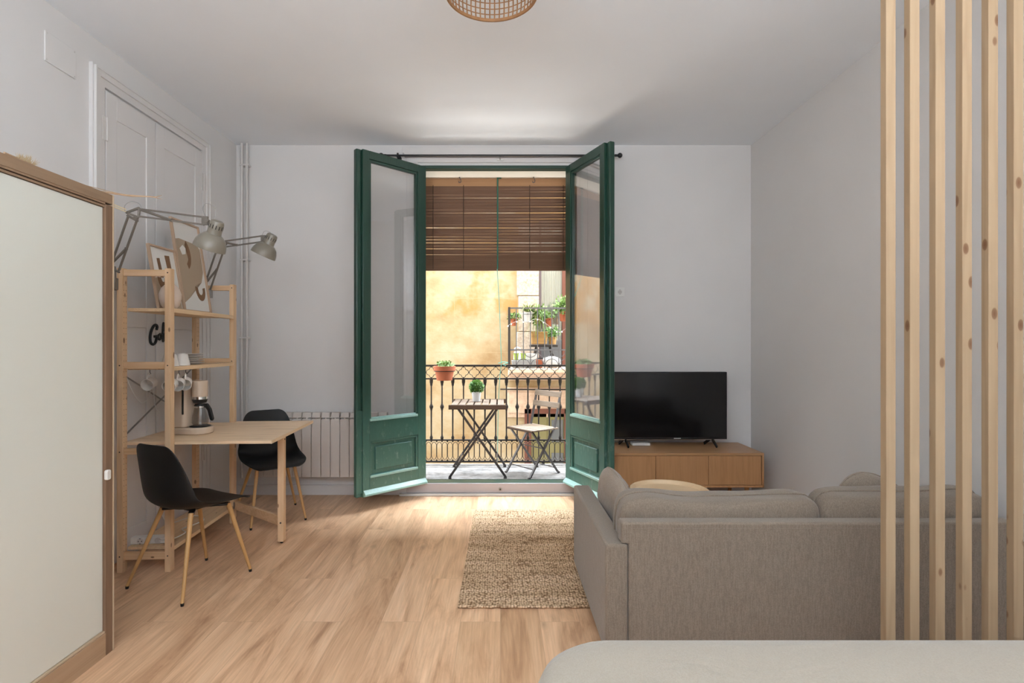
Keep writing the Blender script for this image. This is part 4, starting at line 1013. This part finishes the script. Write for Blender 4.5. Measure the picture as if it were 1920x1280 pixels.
B().tube(bez([e2+Vector((.01, 0, .02)), e2+Vector((-.005, 0, .07)), e2+Vector((.015, 0, .10)), e2+Vector((.065, 0, .075)), h+Vector((-.005, 0, .01))], 6), .0015, 6).out('cable', 'greycable', t)

t = thing('architect_lamp', 'smaller looking beige articulated lamp clamped at the far side of the shelving', 'lamp', (-2.17, 3.945, 1.70))
def L2(x, y, z): return (x+2.17, y-3.945, z-1.70)
b = B(); b.box(-.02, .035, -.02, .02, -.015, .045).cyl((0, 0, -.035), (0, 0, -.01), .014).cyl((.01, -.02, .02), (.01, -.035, .02), .012); b.out('clamp', 'steel', t, .003)
e = Vector(L2(-2.035, 3.91, 2.085))
arm(t, (.005, -.01, .05), e, .05, (0, 1, 0), 'lower_arm', (.9, .1, .45))
e2 = Vector(L2(-1.73, 3.88, 2.11))
arm(t, e + Vector((.0, 0, -.01)), e2, .042, (0, 1, 0), 'upper_arm', (.9, .0, .35))
b = B(); b.box(e2.x-.01, e2.x+.022, e2.y-.008, e2.y+.008, e2.z-.024, e2.z+.026).cyl((e2.x+.015, e2.y-.012, e2.z), (e2.x+.015, e2.y+.012, e2.z), .011).cyl((e2.x+.02, e2.y, e2.z-.004), (e2.x+.06, e2.y, e2.z-.02), .005); b.out('wrist', 'lamp_arm', t, .002)
shade(t, L2(-1.718, 3.86, 1.985), (.42, -.02, .86), .088)
B().tube(bez([e2+Vector((-.005, 0, .02)), e2+Vector((.015, 0, .055)), e2+Vector((.05, 0, .05)), Vector(L2(-1.655, 3.85, 2.14))], 6), .0015, 6).out('cable', 'greycable', t)

# ------------------------------------------------------------------ wardrobe
WX, W0, W1, WH = -1.70, .25, 2.345, 1.995
t = thing('wardrobe', 'white sliding door wardrobe with brown wood surround on the left', 'wardrobe', (-1.70, 2.345, 0))
def wb(x0, x1, y0, y1, z0, z1): return B().box(x0+1.70, x1+1.70, y0-2.345, y1-2.345, z0, z1)
wb(-2.34, WX-.03, W1-.036, W1-.006, 0, WH).out('side_panel', 'walnut', t, .001)
wb(WX-.03, WX, W1-.046, W1-.006, .0, WH-.05).out('front_stile', 'walnut', t, .001)
wb(WX-.03, WX+.002, W1-.006, W1, 0, WH).out('edge_band', 'edge_band', t)
wb(-2.34, WX, W0, W1-.006, WH-.042, WH).out('top_panel', 'walnut_y', t, .001)
b = B()
for dz in (.0, .012): b.box(-.03, -.006+dz*.3, W0-2.345, W1-2.345-.046, WH-.062+dz, WH-.054+dz)
b.out('top_rail', 'walnut_y', t)
wb(-2.34, WX+.0, W0, W1-.046, 0, .098).out('plinth', 'plinth', t, .001)
wb(WX-.028, WX-.004, W0, W1-.046, .099, .106).out('bottom_rail', 'edge_band', t, .001)
d = wb(WX-.035, WX-.012, 1.79, W1-.048, .108, WH-.064).out('door', 'door_white', t, .002)
B().prism(rrect(-.055, -.030, .757, .800, .008), 0, -.002, .012).out('handle', 'plastic', d, .003, loc=(0, -.0, 0))
wb(WX-.060, WX-.038, W0, 1.85, .108, WH-.064).out('door', 'door_white', t, .002)
wb(-2.34, WX-.065, W0, W0+.02, 0, WH-.05).out('side_panel', 'walnut', t)
wb(-2.34, -2.33, W0+.02, W1-.036, .1, WH-.05).out('back_panel', 'walnut', t)

t = thing('pampas_bunch', 'small fluffy dried pampas tuft lying on top of the wardrobe', 'dried flowers', (-1.73, 1.93, 1.997))
b = B(); b.cyl((0, -.07, .012), (0, .04, .008), .004, n=6); b.out('stem', 'drystem', t)
b = B(); rnd = random.Random(5)
for i in range(160):
    y = rnd.uniform(-.02, .045); p = Vector((0, y, .008)); q = p + Vector((rnd.uniform(-.015, .015), rnd.uniform(-.008, .02), rnd.uniform(.002, .028)*(1+y*6)))
    b.cyl(p, q, .0012, .0003, 3)
b.out('plume', 'pampas', t, smooth=False)
t = thing('dried_stems', 'thin dried stems sticking out over the wardrobe corner', 'dried flowers', (-1.78, 2.30, 1.999))
B().tube([(-.05, -.20, .006), (.0, 0, .010), (.10, .10, .014), (.18, .14, .018), (.22, .16, .012)], [.003, .003, .003, .0025, .001], 6).out('stem', 'drystem', t)
B().tube([(-.03, -.12, .004), (.03, .02, .006), (.12, .10, .008), (.20, .15, .020), (.225, .15, .026)], [.0025, .0025, .0025, .002, .001], 6).out('stem', 'drystem', t)
B().tube([(.05, -.10, .003), (.085, .0, .004), (.12, .05, .002)], .0015, 5).out('stem', 'drystem', t)
t = thing('dried_stems', 'two straight pale reeds poking out behind the wardrobe corner at lamp height', 'dried flowers', (-2.24, 2.42, 2.14))
for dz in (0, -.012): B().tube([(-.02, -.03, .045+dz), (.06, .30, .00+dz), (.12, .60, -.035+dz)], .003, 6).out('reed', 'palestem', t)

# ------------------------------------------------------------------ black shell chairs
def make_chair(label, loc, rot):
    t = thing('shell_chair', label, 'chair', loc, rot)
    # centre line (y forward, z up), half width, side lift, sideways normal (dy, dz)
    prof = [(.246, .422, .140, .002), (.238, .434, .176, .005), (.205, .440, .200, .010), (.15, .444, .218, .016), (.08, .441, .228, .022), (.0, .436, .230, .030), (-.08, .436, .228, .042),
            (-.15, .448, .224, .055), (-.195, .480, .221, .062), (-.213, .53, .215, .060), (-.222, .60, .207, .050), (-.228, .67, .194, .038), (-.233, .73, .177, .025), (-.236, .775, .158, .014), (-.238, .800, .134, .008), (-.239, .811, .103, .004)]
    cl = [Vector((0, p[0], p[1])) for p in prof]; N = len(prof); U = 12; b = B(); grid = []
    for i in range(N):
        d = (cl[min(i+1, N-1)] - cl[max(i-1, 0)]).normalized(); nrm = Vector((0, -d.z, d.y))
        if nrm.z < 0 and i < 5: nrm = -nrm
        nrm = Vector((0, d.z, -d.y)) if (Vector((0, d.z, -d.y)).dot(Vector((0, .6, .8))) > 0) else Vector((0, -d.z, d.y))
        row = []
        for j in range(U+1):
            u = -1 + 2*j/U; s = abs(u)**2.2
            uu = sin(u*pi/2)*.35 + u*.65
            row.append(b.bm.verts.new(cl[i] + Vector((uu*prof[i][2], 0, 0)) + nrm*prof[i][3]*s*1.25))
        grid.append(row)
    for i in range(N-1):
        for j in range(U): b.bm.faces.new((grid[i][j], grid[i][j+1], grid[i+1][j+1], grid[i+1][j]))
    o = b.out('seat_shell', 'black', t, angle=180)
    so = o.modifiers.new('solid', 'SOLIDIFY'); so.thickness = .007; so.offset = 0
    su = o.modifiers.new('sub', 'SUBSURF'); su.levels = 2; su.render_levels = 2
    for x, y, fx, fy in ((-.13, .12, -.193, .22), (.13, .12, .193, .22), (-.12, -.10, -.232, -.225), (.12, -.10, .232, -.225)):
        lg = B().cyl((x, y, .425), (fx, fy, .012), .0135, .0085, 16).out('leg', 'legwood', t)
        d = (Vector((fx, fy, .012)) - Vector((x, y, .425))).normalized()
        B().cyl(Vector((fx, fy, .012)) - d*.004, Vector((fx, fy, .0)), .0095, .008, 14).out('foot_cap', 'black', lg)
    b = B(); b.bar((-.13, .12, .420), (.12, -.10, .420), .03, .012).bar((.13, .12, .420), (-.12, -.10, .420), .03, .012).box(-.05, .05, -.05, .05, .412, .432); b.out('bracket', 'blackmetal', t, .002)
    return t
ch = make_chair('black moulded shell chair in front of the desk, its back to the camera', (-1.745, 3.035, 0), R(-25))
dup(ch, (-1.772, 4.144, 0), math.atan2(-.813, .579) - pi/2, 'black moulded shell chair behind the desk by the radiator')

# ------------------------------------------------------------------ rug
t = thing('jute_rug', 'chunky woven natural jute rug beside the sofa', 'rug', (0, 0, 0))
b = B(); nx, ny = 60, 48; g = []
x0, x1, ya, yb = -.21, 1.72, 2.715, 4.31
for j in range(ny+1):
    row = []
    for i in range(nx+1):
        u, v = i/nx, j/ny; x = x0+(x1-x0)*u; y = ya+(yb-ya)*v
        if i == 0: x += .006*noise.noise((3.1, y*9, 0)) - .006*(1-v)
        if j == 0: y += .006*noise.noise((x*8, 1.7, 0))
        if j == ny: y += .004*noise.noise((x*8, 5.7, 0))
        ed = min(i, nx-i, j, ny-j)
        row.append(b.bm.verts.new((x, y, .010 + .0015*noise.noise((x*6, y*6, 0)) - (.003 if ed == 0 else 0))))
    g.append(row)
for j in range(ny):
    for i in range(nx): b.bm.faces.new((g[j][i], g[j][i+1], g[j+1][i+1], g[j+1][i]))
ring = [g[0][i] for i in range(nx+1)] + [g[j][nx] for j in range(1, ny+1)] + [g[ny][i] for i in range(nx-1, -1, -1)] + [g[j][0] for j in range(ny-1, 0, -1)]
low = [b.bm.verts.new((v.co.x, v.co.y, .0008)) for v in ring]; n = len(ring)
for i in range(n): b.bm.faces.new((ring[i], low[i], low[(i+1) % n], ring[(i+1) % n]))
b.out('weave', 'jute', t)
b = B(); P = [(x0-.004, ya-.004), (x1, ya-.004), (x1, yb+.004), (x0-.002, yb+.004)]
b.tube([(x0-.004 + (x1-x0)*k/80, ya - .003 + .003*sin(k*1.7), .0085) for k in range(81)], [.007 + .0012*sin(k*2.9) for k in range(81)], 8)
b.out('bound_edge', 'jute', t)

# ------------------------------------------------------------------ sofa
t = thing('sofa', 'taupe fabric two seat sofa with its back to the camera', 'sofa', (1.335, 2.23, 0))
def sb(x0, x1, y0, y1, z0, z1): return B().box(x0-1.335, x1-1.335, y0-2.23, y1-2.23, z0, z1)
b = B(); b.prism([(-.0015, .04), (3.20-2.23, .04), (3.20-2.23, .50), (-.0015, .505)], 0, .44-1.335, .535-1.335)
b.out('armrest', 'sofa', t, .012, 3)
b = B(); b.prism([(-.0015, .04), (3.20-2.23, .04), (3.20-2.23, .50), (-.0015, .505)], 0, 2.137-1.335, 2.232-1.335)
b.out('armrest', 'sofa', t, .012, 3)
bk = B().prism([(x-1.335, z) for x, z in ((.536, .045), (2.136, .045), (2.136, .507), (2.166, .507), (2.166, .597), (.506, .597), (.506, .507), (.536, .507))], 1, -.0015, .068).out('backrest', 'sofa', t, .010, 3)
B().box(.54-1.335, 2.13-1.335, -.0028, .002, .570, .573).out('seam', 'sofa', bk)
sb(.535, 2.135, 2.30, 3.15, .06, .257).out('seat_base', 'sofa', t, .01)
for k, (x0, x1) in enumerate(((.54, 1.333), (1.337, 2.13))):
    soft('seat_cushion', 'sofa', ((x1-x0)/2, .31, .070), 8, 10, .004, 4, t, ((x0+x1)/2-1.335, 2.86-2.23, .328), seed=k)
for x in (.50, 2.17):
    for y in (2.28, 3.14): B().cyl((x-1.335, y-2.23, .0115 if y > 3 and x < 1 else 0), (x-1.335, y-2.23, .055), .02, .024, 12).out('leg', 'black', t)

def cushion(label, half, loc, rot, seed, m='pillow', k=3.2, name='back_cushion', group=None, amp=.012, pinch=.35, sag=0.0):
    t = thing(name, label, 'cushion', loc, rot, group)
    soft('cushion_body', m, half, k, 16, amp, 5.0, t, seed=seed, pinch=pinch, sag=sag)
    ex, ez = half[0], half[2]; pts = []
    for i in range(72):
        a = 2*pi*i/72; c, s = cos(a), sin(a); L_ = (abs(c)**k + abs(s)**k)**(1/k); q = Vector((ex*c/L_, 0, ez*s/L_))
        q += noise.noise_vector(q*5.0 + Vector((seed, seed*2, seed*3)))*amp; q.z -= sag*(1-(c/L_)**2)*max(0, s/L_)*0.98; pts.append(q*1.004)
    B().tube(pts, .004, 6, True).out('piping', m, t)
    return t
cushion('left long taupe back cushion on the sofa, its top sagging in the middle', (.440, .105, .215), (.962, 2.42, .475), (R(6), 0, 0), 1.3, m='sofa', k=7.5, pinch=.2, sag=.03)
cushion('right long taupe back cushion on the sofa behind the wooden slats', (.378, .11, .222), (1.785, 2.425, .476), (R(6), R(0), R(1)), 2.9, m='sofa', k=7.0, pinch=.2, sag=.02)
cushion('pale taupe throw pillow leaning on the left sofa arm', (.19, .052, .135), (.60, 2.78, .532), (R(0), R(12), R(-80)), 4.4, k=2.8, name='throw_pillow')
cushion('taupe throw pillow peeking up behind the right back cushion', (.19, .06, .135), (1.90, 2.72, .535), (R(12), R(28), R(6)), 6.1, k=2.8, name='throw_pillow')

# ------------------------------------------------------------------ tray table
t = thing('tray_table', 'round pale wood tray table between the sofa and the cabinet', 'coffee table', (1.10, 3.465, 0))
B().lathe([(0, .358), (.228, .358), (.243, .365), (.251, .400), (.247, .403), (.239, .400), (.229, .377), (0, .375)], n=64).out('tray', 'tray', t)
for k in range(3):
    a = pi/2 + 2*pi*k/3; B().cyl((.13*cos(a), .13*sin(a), .361), (.20*cos(a), .20*sin(a), .013), .016, .011, 14).out('leg', 'tray', t)

# ------------------------------------------------------------------ tv cabinet and tv
t = thing('tv_cabinet', 'low oak television cabinet with three doors along the back wall', 'cabinet', (1.45, 4.255, 0))
cx0, cx1 = -.65, .655; dy = .47
b = B(); b.box(cx0, cx1, 0, dy, .455, .475); b.out('top', 'oak_x', t, .0015)
b = B(); b.box(cx0, cx0+.016, 0, dy, .205, .455).box(cx1-.016, cx1, 0, dy, .205, .455).box(cx0, cx1, 0, dy, .20, .218).box(cx0, cx1, dy-.01, dy, .205, .455); b.out('body', 'oak', t, .0015)
dw = (cx1-cx0-.038)/3
for k in range(3):
    x = cx0+.019 + dw*k; B().box(x+.0015, x+dw-.0015, .004, .022, .221, .452).out('door', 'oak', t, .001)
B().box(cx0+.016, cx1-.016, .03, .04, .218, .455).out('shadow_gap', 'dark', t)
for x in (cx0+.10, cx1-.10):
    for y in (.085, dy-.06): B().cyl((x, y, 0), (x, y, .202), .014, .019, 14).out('leg', 'oak', t)
t = thing('television', 'black flat screen television on the oak cabinet', 'tv', (1.441, 4.55, .477), R(.4))
B().box(-.487, .487, -.022, .022, .060, .632).out('housing', 'bezel', t, .005)
B().box(-.477, .477, -.0232, -.0218, .078, .622).out('screen', 'screen', t)
B().box(-.487, .487, -.021, .02, .054, .0605).out('lower_trim', 'chrome', t)
for x in (-.38, .362):
    b = B(); b.bar((x, 0, .068), (x+.012*(1 if x > 0 else 1), -.085, .006), .024, .012, (1, 0, 0)).bar((x, 0, .068), (x-.03, .085, .006), .024, .012, (1, 0, 0)); b.out('foot', 'black', t, .002)
b = B()
for k in range(7): b.box(.033+k*.0085, .033+k*.0085+.0068, -.0235, -.0225, .064, .071)
b.out('logo', 'plastic', t)
o = B().box(1.13, 1.28, 4.555, 4.64, .477, .50).out('set_top_box', 'plastic', bevel=.003); tag(o, 'flat white media box under the television', 'media box')

# ------------------------------------------------------------------ wooden slat divider: six posts from floor to ceiling
xs = [1.3747, 1.4598, 1.551, 1.6466, 1.7396, 1.830]
nm = ['leftmost post of the wooden slat divider, knots near sofa height', 'second post from the left of the slat divider, dark oval knot near the ceiling', 'third post from the left of the wooden slat divider', 'fourth post from the left of the wooden slat divider', 'fifth post from the left of the wooden slat divider', 'rightmost post of the wooden slat divider at the picture edge']
pr = None
for x, l in zip(xs, nm):
    if pr is None:
        pr = B().box(0, .0345, 0, .029, 0, H).out('divider_post', 'slat', bevel=.0015, loc=(x, 1.9, 0)); tag(pr, l, 'wooden post', 'posts of the wooden slat divider')
    else:
        o = pr.copy(); C.objects.link(o); o.location = (x, 1.9, 0); o['label'] = l

# ------------------------------------------------------------------ bed
t = thing('bed', 'bed with smooth cream linen cover in the foreground', 'bed', (1.15, .35, 0))
b = B(); bx0, bx1, by0, by1, r = .085-1.15, 2.2-1.15, -.60-.35, 1.455-.35, .20
o = rrect(bx0, bx1, by0, by1, r, 10); bm = b.bm; rings = []
for ins, z in ((.0, .16), (-.012, .30), (-.015, .42), (-.008, .49), (.010, .535), (.035, .553), (.08, .560), (.16, .563)):
    rr = []
    for (x, y) in o:
        cx, cy = (bx0+bx1)/2, (by0+by1)/2
        q = Vector((x, y)); c = Vector((min(max(x, bx0+r), bx1-r), min(max(y, by0+r), by1-r))); n_ = (q-c)
        n_ = n_.normalized() if n_.length > 1e-6 else Vector((0, 0))
        q = q - n_*ins; wob = noise.noise((q.x*3, q.y*3, z*4))*.006
        rr.append(bm.verts.new((q.x+n_.x*wob, q.y+n_.y*wob, z)))
    rings.append(rr)
for a, c in zip(rings, rings[1:]):
    for i in range(len(a)): bm.faces.new((a[i], a[(i+1) % len(a)], c[(i+1) % len(a)], c[i]))
bm.faces.new(rings[-1]); bm.faces.new(rings[0][::-1])
b.out('bed_cover', 'linen', t, angle=60)
B().box(bx0+.05, bx1-.02, by0+.03, by1-.05, .06, .17).out('bed_base', 'slab', t, .01)
for x in (bx0+.12, bx1-.12):
    for y in (by0+.12, by1-.15): B().cyl((x, y, 0), (x, y, .065), .025, n=14).out('leg', 'black', t)

# ------------------------------------------------------------------ rattan ceiling lamp
t = thing('ceiling_lamp', 'open weave rattan ceiling lampshade at the top edge', 'lamp', (-.035, 2.135, 0))
pr = [(.182, 2.752), (.186, 2.775), (.188, 2.80), (.187, 2.825), (.184, 2.85), (.178, 2.875), (.168, 2.90), (.154, 2.925), (.134, 2.948), (.108, 2.968), (.075, 2.98), (.04, 2.985)]
b = B()
for r_, z in pr[1:]: b.tube([(r_*cos(2*pi*k/56), r_*sin(2*pi*k/56), z) for k in range(56)], .0022, 5, True)
sh = b.out('lampshade', 'rattan', t)
b = B()
for k in range(56):
    a = 2*pi*(k+.5)/56; rows = pr if k % 2 == 0 else pr[:-3]
    b.tube([(p*cos(a), p*sin(a), z) for p, z in rows], .0030, 5)
b.out('vertical_canes', 'rattan', sh)
b = B(); b.lathe([(.181, 2.744), (.187, 2.743), (.190, 2.750), (.187, 2.757), (.181, 2.756), (.181, 2.744)], n=72); b.out('rim', 'rattan', sh)
B().cyl((0, 0, 2.90), (0, 0, H-.01), .006).out('stem', 'plastic', t)
B().cyl((0, 0, H-.03), (0, 0, H), .05, n=28).out('ceiling_rose', 'plastic', t, .003)
B().sph((0, 0, 2.88), .035, 18).out('bulb', 'bulb', t)
